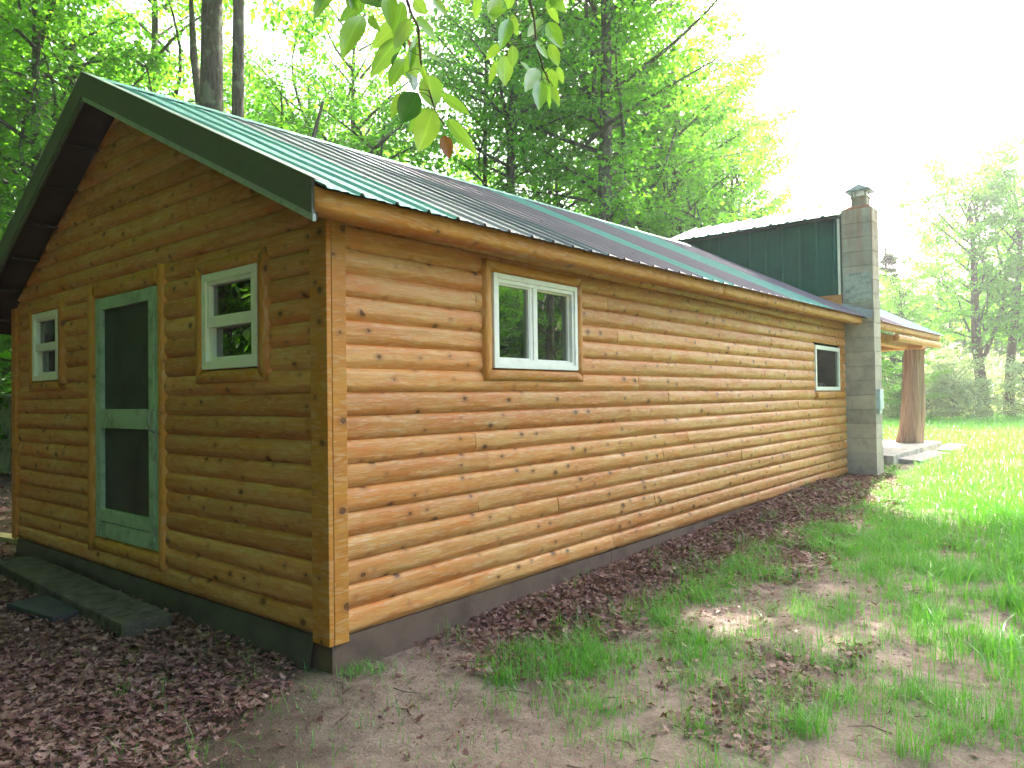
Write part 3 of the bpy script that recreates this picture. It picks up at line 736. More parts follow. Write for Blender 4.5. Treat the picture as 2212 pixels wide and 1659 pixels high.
# steel dormer wall with its own lean-to sheets
dm_ = CP(empty('dormer')); dm_.location = (-1.5, 10.8, 3.5)
V = []; F = []; xs = []
x = -3.15
DT = 4.50
brk = []
while x < -.06:
    for t in (0, .015, .03, .045, .10, .115, .13, .145): brk.append((x+t*1.0, .016 if t in (.015, .03, .10+.015, .13) and t < .05 else (.004 if t > .09 and t in (.115, .13) else 0)))
    x += .30
brk = [b for b in brk if b[0] < -.06]+[(-.06, 0)]
for (bx_, h_) in brk: V += [(bx_, 10.72-h_, 2.5), (bx_, 10.72-h_, DT)]
F = [(2*i, 2*i+2, 2*i+3, 2*i+1) for i in range(len(brk)-1)]
part(link('steel_wall', npmesh('steel_wall', V, F), GREENM), dm_)
mb = MB(); mb.box((-.06, 10.70, 2.6), (-.015, 10.74, DT), .003); mb.box((-.0595, 10.741, 2.5), (-.02, 13.0, DT)); mb.box((-3.15, 12.96, 2.5), (-.06, 13.0, DT)); part(mb.build('corner_trim', WHITE), dm_)
mb = MB(); mb.box((-.016, 10.695, 2.8), (.008, 10.735, DT-.03)); part(mb.build('post_strip', RAKE), dm_)
V = []; x = -3.28; prof = []
while x < .02:
    for t, h_ in ((0, 0), (.03, .03), (.05, .03), (.08, 0), (.16, 0), (.17, .006), (.20, .006), (.21, 0)): prof.append((x+t, h_))
    x += .30
prof = [q for q in prof if q[0] < .03]+[(.03, 0)]
for (bx_, h_) in prof: V += [(bx_, 10.50, DT-.045+h_), (bx_, 11.9, DT+.45+h_), (bx_, 12.3, DT+.30+h_)]
F = []
for i in range(len(prof)-1): F += [(3*i, 3*i+3, 3*i+4, 3*i+1), (3*i+1, 3*i+4, 3*i+5, 3*i+2)]
part(link('dormer_roof', npmesh('dormer_roof', V, F), ROOFC['teal']), dm_)
mb = MB(); mb.box((-3.26, 10.53, DT-.075), (.01, 10.70, DT-.06)); part(mb.build('dormer_soffit', RAKE), dm_)

# chimney
def block_mat():
    m, nt, N = mat('concrete_block'); ob = N('TexCoord').outputs['Object']; r = N('NewGeometry').outputs['Random Per Island']
    sp = N('SeparateXYZ'); N.ln(ob, sp.inputs[0]); a = N.noise(ob, 5, 5, .7); f = N.noise(ob, 60, 3, .7)
    col = N.ramp(a, [(.3, (.32, .285, .245)), (.5, (.44, .395, .345)), (.75, (.54, .495, .44))])
    col = N.mix(1.0, col, N.ramp(r, [(0, (.82, .82, .82)), (1, (1.15, 1.13, 1.1))]), 'MULTIPLY')
    s = N.noise(N.mapping(ob, (9, 9, .55)), 1.0, 4, .6)
    rust = N.math('MULTIPLY', N.mapr(s, .44, .62), N.mapr(sp.outputs[2], 2.8, 4.4, 0, .5))
    col = N.mix(rust, col, (.36, .13, .075))
    N.out(N.principled(col, .88, N.bump(N.math('ADD', f, N.math('MULTIPLY', a, .5)), .5, .01), .25)); return m
BLOCK = block_mat()
ch = CP(empty('chimney')); ch.location = (.25, 10.9, 0); ch['label'] = 'tall grey concrete block chimney with rust stains and metal cap'
mb = MB(); z = -.35; k = 0
CX0, CX1, CY0, CY1 = .012, .50, 10.70, 11.14
while z < 4.35:
    j = random.uniform(-.002, .002)
    mb.box((CX0+j, CY0+j, z+.004), (CX1+j, CY1+j, z+.241), .006); z += .245; k += 1
mb.box((CX0+.012, CY0+.012, -.35), (CX1-.012, CY1-.012, z))
part(mb.build('block_stack', BLOCK), ch)
zt = z
mb = MB(); mb.add([(CX0-.0, CY0, zt), (CX1, CY0, zt), (CX1, CY1, zt), (CX0, CY1, zt), (.13, 10.80, zt+.07), (.40, 10.80, zt+.07), (.40, 11.05, zt+.07), (.13, 11.05, zt+.07)], [(0, 1, 5, 4), (1, 2, 6, 5), (2, 3, 7, 6), (3, 0, 4, 7), (4, 5, 6, 7)])
part(mb.build('mortar_crown', simple('rusty_mortar', (.40, .17, .10), .8)), ch)
mb = MB(); mb.box((.15, 10.80, zt+.05), (.40, 11.04, zt+.24), .01); mb.box((.14, 10.79, zt+.205), (.41, 11.05, zt+.235), .004); part(mb.build('flue', BLOCK), ch)
mb = MB(); zc = zt+.245
for px_, py_ in ((.17, 10.82), (.38, 10.82), (.17, 11.02), (.38, 11.02)): mb.box((px_-.008, py_-.008, zc-.03), (px_+.008, py_+.008, zc+.09))
mb.add([(.07, 10.72, zc+.085), (.48, 10.72, zc+.085), (.48, 11.12, zc+.085), (.07, 11.12, zc+.085), (.275, 10.80, zc+.20), (.275, 11.04, zc+.20), (.07, 10.72, zc+.07), (.48, 10.72, zc+.07), (.48, 11.12, zc+.07), (.07, 11.12, zc+.07)], [(0, 1, 4), (1, 2, 5, 4), (2, 3, 5), (3, 0, 4, 5), (6, 7, 1, 0), (7, 8, 2, 1), (8, 9, 3, 2), (9, 6, 0, 3), (9, 8, 7, 6)])
part(mb.build('chimney_cap', METAL), ch)
mb = MB(); mb.box((.035, 10.688, 2.95), (.47, 10.699, 3.45)); part(mb.build('patch_panel', simple('pale_cement_patch', (.40, .42, .38), .8, var=.2)), ch)
mb = MB(); mb.box((.501, 10.74, 1.12), (.56, 10.98, 1.46), .008); mb.box((.501, 10.78, 1.05), (.54, 10.94, 1.118), .004); part(mb.build('meter_box', BOXM), ch)
mb = MB(); mb.add([(-.02, 10.45, 2.70), (.50, 10.52, 2.64), (.50, 10.69, 2.78), (-.05, 10.69, 2.98)], [(0, 1, 2, 3)]); part(mb.build('flashing', METAL), ch)

# porch post (peeled cedar trunk)
mb = MB(); pts = []; rs = []
V = []; F = []; UVs = []; n = 40; m = 26
for i in range(m+1):
    t = i/m; cx = -.30+.20*t+.03*math.sin(t*5); cy = 17.2; z = .17+(2.45-.17)*t; r0 = .275-.06*t+.03*math.exp(-t*12)
    for k in range(n):
        w_ = 2*math.pi*k/n; rr = r0*(1+.05*math.sin(5*w_+t*2)+.035*math.sin(11*w_-t*3)+.02*NZ(k*.8, t*9)); V.append((cx+rr*math.cos(w_), cy+rr*math.sin(w_), z)); UVs.append((k/n, z))
for i in range(m):
    for k in range(n): F.append((i*n+k, i*n+(k+1) % n, (i+1)*n+(k+1) % n, (i+1)*n+k))
F.append(tuple(m*n+k for k in range(n)))
pm, nt, N = mat('peeled_cedar'); ob = N('TexCoord').outputs['Object']
a = N.noise(N.mapping(ob, (1, 1, .05)), 22, 5, .7, .3); b = N.noise(ob, 2.5, 3)
cl = N.ramp(a, [(.3, (.15, .08, .055)), (.5, (.33, .21, .14)), (.7, (.52, .39, .28))]); N.out(N.principled(cl, .75, N.bump(a, .9, .03), .3))
o = link('porch_post', npmesh('porch_post', V, F, UVs, True), pm); CP(o); o['label'] = 'thick peeled cedar trunk post holding up the porch roof'

# porch slab and the boards on the ground before it
CONC = simple('old_concrete', (.40, .38, .35), .85, var=.3, scale=5, bump=.6, bscale=40)
mb = MB(); mb.box((-5.3, 12.95, -.25), (.27, 18.0, .175), .012); tag(mb.build('porch_slab', CONC), 'low concrete porch slab under the cedar post beyond the chimney', 'porch slab')
mb = MB(); Mz = Matrix.Translation((.52, 14.6, .03)) @ Matrix.Rotation(-.06, 4, 'Z') @ Matrix.Rotation(.06, 4, 'Y'); mb.box((-.22, -1.25, -.05), (.22, 1.1, .05), .012, Mz)
tag(mb.build('step_board', simple('grey_step_board', (.33, .31, .30), .8, var=.3)), 'flat grey board lying against the near edge of the porch slab', 'step')
mb = MB(); Mz = Matrix.Translation((.60, 17.3, .05)) @ Matrix.Rotation(.05, 4, 'Z') @ Matrix.Rotation(.05, 4, 'Y'); mb.box((-.2, -1.1, -.05), (.25, 1.1, .05), .012, Mz)
tag(mb.build('step_board', simple('grey_step_board', (.36, .35, .33), .8, var=.3)), 'second grey board along the slab edge, farther away beside the cedar post', 'step')

# timber step and block in front of the gable door
def rough_box(a, b, M_, amp=.006, name='timber_step', m_=None, bev=.02):
    import bmesh
    bm = bmesh.new(); bmesh.ops.create_cube(bm, size=1)
    for v in bm.verts: v.co = Vector((a[0] if v.co.x < 0 else b[0], a[1] if v.co.y < 0 else b[1], a[2] if v.co.z < 0 else b[2]))
    bmesh.ops.bevel(bm, geom=bm.edges[:], offset=bev, segments=2, affect='EDGES', profile=.6)
    bmesh.ops.subdivide_edges(bm, edges=[e for e in bm.edges if e.calc_length() > .12], cuts=10, use_grid_fill=True)
    for v in bm.verts:
        c_ = v.co; c_ += Vector((NZ(c_.x*7+3, c_.y*7)-.5, NZ(c_.y*7, c_.z*7+9)-.5, NZ(c_.x*5, c_.y*6+5)-.5))*amp*2
    bm.transform(M_); me = bpy.data.meshes.new(name); bm.to_mesh(me); bm.free(); return link(name, me, m_)
mossy, nt, N = mat('mossy_concrete'); ob = N('TexCoord').outputs['Object']
a = N.noise(ob, 9, 5, .7); b = N.noise(ob, 2.2, 4, .6); f_ = N.noise(ob, 70, 3, .7)
cl = N.ramp(a, [(.3, (.04, .036, .032)), (.5, (.10, .088, .075)), (.75, (.17, .15, .125))]); cl = N.mix(N.mapr(b, .48, .62, 0, .45), cl, (.085, .09, .045))
N.out(N.principled(cl, .9, N.bump(N.math('ADD', a, f_), .7, .012), .2))
o = rough_box((-1.55, -.17, -.13), (1.55, .17, .06), Matrix.Translation((-3.10, -.33, -.13)) @ Matrix.Rotation(-.035, 4, 'Z'), m_=mossy)
tag(o, 'long low mossy grey step slab lying below the green screen door', 'step')
o = rough_box((-.36, -.15, -.05), (.36, .15, .035), Matrix.Translation((-2.72, -.60, -.16)) @ Matrix.Rotation(.12, 4, 'Z'), name='stone_block', m_=simple('dark_wet_block', (.045, .050, .055), .7, var=.2), bev=.012)
tag(o, 'small dark stone block half buried in leaves before the long step', 'block')

# plywood shed seen past the left corner and a plank
sh_ = tag(empty('plywood_shed', (-16.9, 4.1, -.2)), 'small weathered plywood shed glimpsed left of the cabin corner', 'shed')
mb = MB(); mb.box((-18.4, 2.9, -.3), (-14.7, 5.6, 1.55), .01); part(mb.build('wall', SHEDM), sh_)
mb = MB(); mb.add([(-18.6, 2.7, 1.56), (-14.5, 2.7, 1.56), (-14.5, 5.8, 2.00), (-18.6, 5.8, 2.00), (-18.6, 2.7, 1.61), (-14.5, 2.7, 1.61), (-14.5, 5.8, 2.05), (-18.6, 5.8, 2.05)], [(3, 2, 1, 0), (4, 5, 6, 7), (0, 1, 5, 4), (1, 2, 6, 5), (2, 3, 7, 6), (3, 0, 4, 7)]); part(mb.build('roof', SHEDM), sh_)
mb = MB(); mb.box((-15.62, 2.87, -.2), (-15.55, 2.897, 1.5)); mb.box((-18.3, 2.87, .62), (-15.92, 2.896, .70)); part(mb.build('batten', BARKR), sh_)
mb = MB(); Mz = Matrix.Translation((-6.9, .15, -.17)) @ Matrix.Rotation(.18, 4, 'Z'); mb.box((-1.1, -.09, -.03), (.95, .09, .03), .006, Mz)
tag(mb.build('plank', simple('sunlit_plank', (.45, .38, .22), .7, var=.2)), 'pale plank lying on the ground beyond the left cabin corner', 'plank')

rd = np.random.default_rng(31); nq = 130; xq = rd.uniform(AX+.1, .38, nq); yq = rd.uniform(-.25, 9.5, nq)
zq = np.array([zr_right(a, b) for a, b in zip(xq, yq)])+.024; sl_ = math.atan2(1.52, 3.17)
Rq = np.einsum('ij,njk->nik', np.array(Matrix.Rotation(sl_, 3, 'Y')), rots(rd.uniform(0, 6.28, nq), rd.normal(0, .2, nq)))
tag(link('roof_debris', scatter('roof_debris', dleaf(50)*np.array([1, 1, .3]), DL_F, np.stack([xq, yq, zq], 1), Rq, rd.uniform(.008, .030, nq), DEAD)), 'small dry leaves and seeds scattered on the steel roof', 'roof debris', kind='stuff')
# ------------------------------------------------------------------ trees
LV = np.array([[0, 0, 0], [-.42, .45, .10], [0, 1, -.12], [.42, .45, .10]]); LF = np.array([[0, 1, 2], [0, 2, 3]])
def crown_variant(name, seed, z0, z1, rmax, nl, tw, lv, ls, prof, lift=.35, mat_=LEAF, flat=.09, tl=(.5, 1.3)):
    rg = np.random.default_rng(seed); lb = MB(); C_ = []; A_ = []
    for i in range(nl):
        t = (i+.5)/nl; z = z0+(z1-z0)*t+rg.uniform(-.2, .2); az = i*2.39996+rg.uniform(-.4, .4)
        Ln = rmax*prof(t)*rg.uniform(.62, 1.12); el = lift*rg.uniform(.4, 1.3)+t*.45
        d = np.array([math.cos(az)*math.cos(el), math.sin(az)*math.cos(el), math.sin(el)]); side = np.array([-math.sin(az), math.cos(az), 0])
        pts = [np.array([0, 0, z])+d*Ln*f+np.array([0, 0, -.10*Ln*f*f*(1-t)])+side*.12*Ln*math.sin(f*3+i) for f in np.linspace(0, 1, 6)]
        lb.tube([tuple(p) for p in pts], list(np.linspace(.022+.010*Ln, .006, 6)), 5, False)
        for k in range(tw):
            f = rg.uniform(.22, 1.02); j = min(4, int(f*5)); q = pts[j]+(pts[j+1]-pts[j])*(f*5-j)
            a2 = az+rg.choice([-1, 1])*rg.uniform(.5, 1.3); l2 = rg.uniform(*tl)*(1.15-.5*f)*min(1, Ln/2.2+.3)
            e = np.array([math.cos(a2), math.sin(a2), rg.uniform(-.25, .25)])*l2
            lb.tube([tuple(q), tuple(q+e*.5+np.array([0, 0, .03])), tuple(q+e)], [.010, .007, .003], 3, False)
            s = rg.uniform(.15, 1.15, lv)[:, None]; s2 = np.array([-e[1], e[0], 0])/max(l2, .01)
            c_ = q+e*s+s2*rg.normal(0, .26, (lv, 1))*(.5+.5*l2)+rg.normal(0, flat, (lv, 3))*np.array([.6, .6, 1])
            C_.append(c_); A_.append(np.full(lv, a2))
    C_ = np.concatenate(C_); n = len(C_); yaw = np.concatenate(A_)-1.57+rg.normal(0, 1.0, n)
    me = scatter(name, LV, LF, C_, rots(yaw, rg.normal(-.45, .45, n), rg.normal(0, .45, n)), ls*rg.uniform(.6, 1.25, n), mat_)
    lm = npmesh('limbs', lb.v, lb.f, lb.uv, True); lm.materials.append(BARK)
    return me, lm
pr_round = lambda t: .45+.9*math.sin(math.pi*min(1, t*.82+.18))**.8*.65
pr_cone = lambda t: 1.05-.92*t
pr_up = lambda t: .75+.35*math.sin(math.pi*t)
VAR = {
 'A': crown_variant('crown', 1, 2.6, 15.5, 4.3, 46, 15, 21, .135, pr_round, .5),
 'B': crown_variant('crown', 2, 2.2, 13.0, 3.4, 42, 14, 19, .125, pr_round, .5),
 'C': crown_variant('crown', 3, 1.0, 6.5, 2.3, 26, 13, 22, .12, pr_up, .15),
 'T': crown_variant('crown', 4, 8.5, 17.5, 5.6, 36, 15, 26, .19, pr_round, .2, tl=(.7, 1.7)),
 'D': crown_variant('crown', 14, 8.5, 17.5, 5.6, 50, 20, 80, .17, pr_round, .2, tl=(.7, 1.7)),
 'L': crown_variant('crown', 6, 1.8, 13.5, 4.6, 50, 17, 33, .125, pr_up, .4),
 'O': crown_variant('crown', 8, 3.2, 10.5, 3.6, 34, 13, 30, .15, pr_up, .75, tl=(.5, 1.5)),
 'M': crown_variant('crown', 9, 7.6, 16.5, 4.8, 44, 15, 24, .14, pr_up, .5, tl=(.6, 1.5)),
 'N': crown_variant('crown', 19, 6.2, 16.5, 4.9, 50, 17, 25, .13, pr_up, .45, tl=(.5, 1.4)),
 'S': crown_variant('crown', 5, .5, 12.5, 2.6, 90, 9, 26, .15, pr_cone, -.12, LEAFD, .05, (.3, .7)),
 'U': crown_variant('crown', 7, .2, 2.6, 1.5, 20, 10, 26, .10, pr_up, .5, LEAFS),
}
def trunk_mesh(h, r, seed, fork=None):
    rg = random.Random(seed); mb = MB(); m = 14; pts = []; rs = []
    for i in range(m+1):
        t = i/m; pts.append((.10*math.sin(t*5+seed)*min(1, t*3), .10*math.cos(t*4+seed*2)*min(1, t*3)-.10*math.cos(seed*2)*min(1, t*3), -.3+t*(h+.3)))
        rs.append(r*(1+.5*math.exp(-t*h*2.2))*(1-.78*t)+.012)
    mb.tube(pts, rs, 14)
    for fk in (fork or []):
        z, dx, dy, dz, fr = fk; i = min(m-1, int((z+.3)/(h+.3)*m)); p = pts[i]
        mb.tube([p, (p[0]+dx*.28, p[1]+dy*.28, p[2]+dz*.2), (p[0]+dx*.6, p[1]+dy*.6, p[2]+dz*.55), (p[0]+dx, p[1]+dy, p[2]+dz), (p[0]+dx*1.25, p[1]+dy*1.25, p[2]+dz*1.7)], [fr, fr*.92, fr*.8, fr*.6, fr*.25], 10)
    me = npmesh('trunk', mb.v, mb.f, mb.uv, True); return me
TC = 0
def tree(x, y, var, s, r, label, group=None, lean=(0, 0), fork=None, name='maple_tree', bark=BARK, h=None, rz=None, cat='tree', sz=1.0):
    global TC; TC += 1
    t = empty(name, (x, y, float(G(x, y)))); tag(t, label, cat, group)
    t.rotation_euler = (lean[1], lean[0], rz if rz is not None else (TC*2.17) % 6.28 if not fork and lean == (0, 0) else 0)
    hh = h or {'A': 16.5, 'B': 13.8, 'C': 6.8, 'T': 17.5, 'L': 14.5, 'S': 13, 'U': 1.6, 'O': 10, 'M': 17, 'D': 17.5, 'N': 17}[var]*s*sz
    if r: link('trunk', trunk_mesh(hh, r, TC, fork), bark, t)
    cm, lm = VAR[var]
    c_ = link('crown', cm, None, t); c_.scale = (s, s, s*sz); l_ = link('limbs', lm, None, t); l_.scale = (s, s, s*sz)
    if lean != (0, 0) or fork: c_.rotation_euler.z = l_.rotation_euler.z = (TC*2.17) % 6.28
    return t
H2 = np.array([Fv[0], Fv[1]])/math.hypot(Fv[0], Fv[1])
def PX(u, d):    # ground point at image column u (2212 px wide frame) and forward distance d
    k = (u-1106)/1581.6; return CAM[0]+d*(H2[0]+Rv[0]*k), CAM[1]+d*(H2[1]+Rv[1]*k)
FG = 'maples standing behind the cabin roof'
# trunks one can tell apart
x, y = PX(452, 15.5); tree(x, y, 'T', 1.05, .30, 'thickest lichen spotted trunk rising behind the roof near the gable peak', lean=(.03, 0), fork=[(8.0, -1.2, .2, 2.6, .14)], sz=1.3)
x, y = PX(500, 14.6); tree(x, y, 'M', 1.0, .15, sz=1.25, label='slender forked maple just right of the thickest trunk', lean=(.02, 0), fork=[(5.6, 1.05, .9, 1.9, .10)])
x, y = PX(338, 20); tree(x, y, 'B', 1.1, .15, 'dark narrow tree between the gable peak and the thickest trunk', lean=(.03, 0))
x, y = PX(112, 15); tree(x, y, 'B', 1.0, .13, 'leaning grey trunk left of the gable peak', lean=(-.10, 0))
x, y = PX(18, 21); tree(x, y, 'B', 1.1, .24, 'straight grey trunk at the left picture edge above the rake')
x, y = PX(150, 21); tree(x, y, 'A', .95, .17, 'dim trunk right behind the left slope of the gable roof')
x, y = PX(770, 24); tree(x, y, 'B', 1.1, .12, 'thin upright tree behind the roof, left of the brown hanging leaf', lean=(.01, 0))
x, y = PX(735, 20); tree(x, y, 'C', 1.3, .06, 'arching young sapling behind the middle of the ridge', lean=(.2, 0), fork=[(3.6, -1.6, -1.5, -.3, .05)])
x, y = PX(1050, 25); tree(x, y, 'B', 1.1, .12, 'thin dark trunk left of the pale pair behind the ridge', lean=(.02, 0))
x, y = PX(1110, 23); tree(x, y, 'M', 1.05, .2, 'grey trunk of middle thickness behind the ridge, right of the hanging branch', lean=(.015, 0))
x, y = PX(1300, 21); tree(x, y, 'N', 1.0, .3, 'big spreading maple with thick grey trunk right of the ridge centre', lean=(.01, 0), fork=[(6.0, 1.3, 1.1, 1.9, .09), (4.8, -.9, -.5, 1.6, .05)])
x, y = PX(1205, 27); tree(x, y, 'B', 1.1, .10, 'slim tree between the grey trunk and the big spreading maple')
x, y = PX(1390, 26); tree(x, y, 'B', 1.0, .12, 'slim tree just right of the big spreading maple')
x, y = PX(1455, 26); tree(x, y, 'L', .95, .2, 'leafy maple behind the far end of the ridge, left of the forest edge')
x, y = PX(1500, 22); tree(x, y, 'C', 1.1, .06, 'low leafy maple sapling above the left end of the green dormer')
x, y = PX(1475, 31); tree(x, y, 'L', 1.0, .2, 'outermost maple at the right edge of the forest')
x, y = PX(1400, 34); tree(x, y, 'L', 1.1, .2, 'leafy maple hidden behind the big spreading one')
x, y = PX(1590, 27); tree(x, y, 'L', .72, .13, 'small bushy maple at the forest edge left of the dormer top')
x, y = PX(1545, 33); tree(x, y, 'L', 1.0, .18, 'full crowned maple above the left part of the dormer')
# more of the same wood
occupied = []
cnt = 0
rgt = random.Random(4)
for d in (14, 18, 23, 29, 37):
    u = -700+rgt.uniform(0, 200)
    while u < (1430 if d > 26 else 1300):
        dd = d+rgt.uniform(-1.5, 1.5); x, y = PX(u, dd)
        if rgt.random() < (.42 if d < 20 else .52): u += 1581.6*4.4/d; continue
        if d < 19 and (330 < u < 560 or -130 < u < 90): u += 160; continue
        if not (-9 < x < 3 and -4 < y < 21) and not (x > -5 and y < 25):
            v = rgt.choice('ABBC' if d < 20 else 'AABBL'); s = rgt.uniform(.8, 1.05); H0 = {'A': 16.5, 'B': 13.8, 'C': 6.8, 'L': 14.5}[v]; z_s = min(1.15, (1.0+.47*dd+rgt.uniform(-2.5, 2.0))/(H0*s))
            tree(x, y, v, s, {'A': .16, 'B': .11, 'C': .05, 'L': .16}[v]*rgt.uniform(.7, 1.2), 'leafy green maple among the crowded woods behind the cabin', 'maples in the woods behind the cabin', sz=z_s)
            cnt += 1
        u += 1581.6*4.4/d*rgt.uniform(.8, 1.25)
# far mass of woodland closing the gaps
rgf = np.random.default_rng(77); n = 60000; u = rgf.uniform(-900, 1560, n); d = rgf.uniform(42, 58, n)
k = (u-1106)/1581.6; fx = CAM[0]+d*(H2[0]+Rv[0]*k); fy = CAM[1]+d*(H2[1]+Rv[1]*k); top = 13+7*vnoise(u*.012, d*.1, 4); fz = rgf.uniform(0, 1, n)**.9*top
hole = fbm(u*.02, fz*.35, 91) < .54
fx, fy, fz = fx[hole], fy[hole], fz[hole]; n = len(fx)
me = scatter('woodland', LV, LF, np.stack([fx, fy, fz], 1), rots(rgf.uniform(0, 6.28, n), rgf.normal(-.3, .6, n), rgf.normal(0, .6, n)), rgf.uniform(.35, .7, n), LEAF)
tag(link('distant_woodland', me), 'far green woodland filling the gaps between the trunks', 'woodland', kind='stuff')
def wood_band(name, n, fa, rmin, rmax, hmax, thr, label):
    a = rgf.uniform(fa[0], fa[1], n); r = rgf.uniform(rmin, rmax, n); fx = np.sin(a)*r; fy = np.cos(a)*r; fz = rgf.uniform(0, 1, n)**.9*(hmax*(.75+.4*vnoise(a*9, r*.1, 8)))
    k = fbm(a*14, fz*.4, 61) < thr; fx, fy, fz = fx[k], fy[k], fz[k]; n = len(fx)
    me = scatter(name, LV, LF, np.stack([fx, fy, fz], 1), rots(rgf.uniform(0, 6.28, n), rgf.normal(-.3, .6, n), rgf.normal(0, .6, n)), rgf.uniform(.35, .7, n), LEAF)
    tag(link(name, me), label, 'woodland', kind='stuff')
wood_band('woodland_before_gable', 60000, (math.radians(140), math.radians(283)), 16, 24, 22, .9, 'dense green woodland facing the gable end')
wood_band('woodland_across_yard', 52000, (math.radians(22), math.radians(120)), 28, 36, 9, .95, 'green woodland across the yard from the side wall')
# canopy shading the yard : tall crowns beyond the roof and over the forest edge
for i, (x, y, s) in enumerate(((-9.6, 18.6, 1.15),)):
    tree(x, y, 'T', s, .16, 'tall maple with a high crown above the cabin roof', 'tall maples with high crowns over the roof')
# trees west and south, behind the photographer (they darken the gable side and show in the panes)
for i, (x, y, v, s) in enumerate(((-8.5, -3.5, 'A', 1), (-7, -7.5, 'A', 1.05), (-2.5, -8, 'A', 1), (1.5, -8.5, 'L', 1.05), (-5, -11.5, 'A', 1.1), (0, -13, 'A', 1), (6, -9.5, 'A', .95), (-12, -6, 'A', 1), (-4.8, -5.2, 'C', 1.1), (-1.2, -6.2, 'L', .8), (-6.0, -6.0, 'L', .9), (-9.5, -6.5, 'L', 1.0), (1.5, -11, 'L', 1.0), (-3.5, -10, 'L', 1.0), (9, -5.5, 'B', 1.0), (4.4, -13, 'B', 1.1))):
    tree(x, y, v, s, .17, 'leafy maple in the woods facing the gable end', 'maples facing the gable end')
for i, (x, y, s) in enumerate(((-3.2, -5.2, 1.0), (-8.2, -1.2, .9), (-7, -8, 1.15), (1.5, -7.5, 1.15), (-1, -11, 1.25), (-12, -6, 1.2), (5.5, -10, 1.2))):
    tree(x, y, 'T', s, .16, 'tall high crowned maple in front of the gable end', 'high crowned maples before the gable end')
for i, (x, y, v, s) in enumerate(((21, 17, 'L', .8), (12.5, 19, 'A', .8), (24, 7, 'A', .8), (14.5, 26, 'L', .9))):
    tree(x, y, v, s, .18, 'leafy maple across the yard facing the side wall', 'maples across the yard')
tree(3.0, 14.9, 'D', 1.8, .24, 'unseen tall maple added in the yard so that its high crown shades the sand beside the cabin', sz=.97)  # out-of-frame tree added to shade the foreground
# right background
x, y = PX(2128, 32); tree(x, y, 'O', .95, .26, 'dark leaning trunk of the open tree at the meadow edge, right of the cedar post', lean=(-.05, 0), fork=[(3.2, 1.0, .3, 2.3, .1)], bark=BARKR)
x, y = PX(2178, 32.5); tree(x, y, 'O', .95, .22, 'pair trunk curving right at the far right meadow edge', lean=(.06, 0), fork=[(2.2, 1.6, .5, 3.0, .12)], bark=BARKR)
x, y = PX(2290, 33); tree(x, y, 'O', .9, .15, 'leafy tree cut by the right picture edge')
x, y = PX(2040, 44); tree(x, y, 'L', .75, .15, 'pale distant tree left of the open meadow trees')
x, y = PX(1925, 34); tree(x, y, 'S', .62, .14, 'dark green spruce directly behind the chimney', name='spruce_tree')
x, y = PX(1780, 41); tree(x, y, 'S', .92, .14, 'hazy spruce top above the dormer roof', name='spruce_tree')
x, y = PX(1850, 46); tree(x, y, 'S', .6, .14, 'short spruce half hidden by the chimney', name='spruce_tree')
x, y = PX(1948, 30); tree(x, y, 'L', .42, .1, 'low bushy maple between chimney and cedar post')
x, y = PX(2230, 46); tree(x, y, 'L', .8, .16, 'pale distant tree behind the right picture edge')
x, y = PX(1700, 48); tree(x, y, 'L', .62, .16, 'low far tree just above the dormer roof')
for i, (u, d, s) in enumerate(((1960, 35, .7), (2010, 34, .75), (2050, 34, .9), (2095, 35, .7), (2145, 36, .6), (2190, 36, .7), (2240, 34, .8), (2290, 33, .8), (2000, 31, .75), (2060, 30.5, .85), (2100, 30, .6), (2225, 30, .8), (1950, 31, .6), (1905, 34, .9), (2075, 38, 1.0), (2000, 38, 1.1), (2160, 39, 1.0))):
    x, y = PX(u, d); tree(x, y, 'U', s, 0, 'silvery green shrub at the far edge of the meadow', 'shrubs along the meadow edge', name='shrub', cat='shrub')

for i, (u, d, s, z_) in enumerate(((1900, 43, .8, .55), (1965, 46, .8, .62), (2030, 47, .85, .55), (2095, 45, .8, .6), (2150, 47, .85, .6), (2215, 45, .8, .65), (2275, 46, .85, .7), (1840, 50, .8, .5))):
    x, y = PX(u, d); tree(x, y, 'L', s, .12, 'low leafy maple in the pale wood behind the meadow', 'maples in the pale wood behind the meadow', sz=z_)
# ------------------------------------------------------------------ overhanging cherry branch close to the camera
def PZ(zx, zy, d):   # zoom coordinates of the top middle tile
    u = (1024+zx/2.16016)*.72005; v = (zy/2.16016)*.72005
    return CAM+d*(Fv+Rr*(u-1106)/1581.6-Ur*(v-829.5)/1581.6)
cherry = tag(empty('cherry_tree', (5.6, -4.6, float(G(5.6, -4.6)))), 'cherry tree whose leafy twigs hang into the top of the picture', 'tree')
mb = MB(); mb.tube([(5.6, -4.6, -.3), (5.55, -4.55, 1.5), (5.3, -4.2, 3.2), (4.9, -3.6, 4.6), (4.5, -3.2, 6.2)], [.17, .14, .12, .10, .05], 14); part(mb.build('trunk', BARKR, None, True), cherry)
tA = [(380, -160, 1.72), (420, -20, 1.72), (450, 80, 1.72), (500, 180, 1.73), (515, 400, 1.74), (560, 560, 1.75), (610, 720, 1.76), (680, 830, 1.77)]
tB = [(1180, -190, 1.9), (1220, -10, 1.9), (1250, 130, 1.9), (1265, 290, 1.9), (1305, 440, 1.9), (1350, 540, 1.9)]
tC = [(-330, -160, 1.74), (60, 0, 1.73), (230, -50, 1.73), (420, -20, 1.72)]
mb = MB()
for tw in (tA, tB): mb.tube([tuple(PZ(*q)) for q in tw], list(np.linspace(.0042, .0016, len(tw))), 6)
mb.tube([tuple(PZ(60, 20, 1.74)), tuple(PZ(200, -20, 1.73)), tuple(PZ(260, -60, 1.73))], .0016, 5)
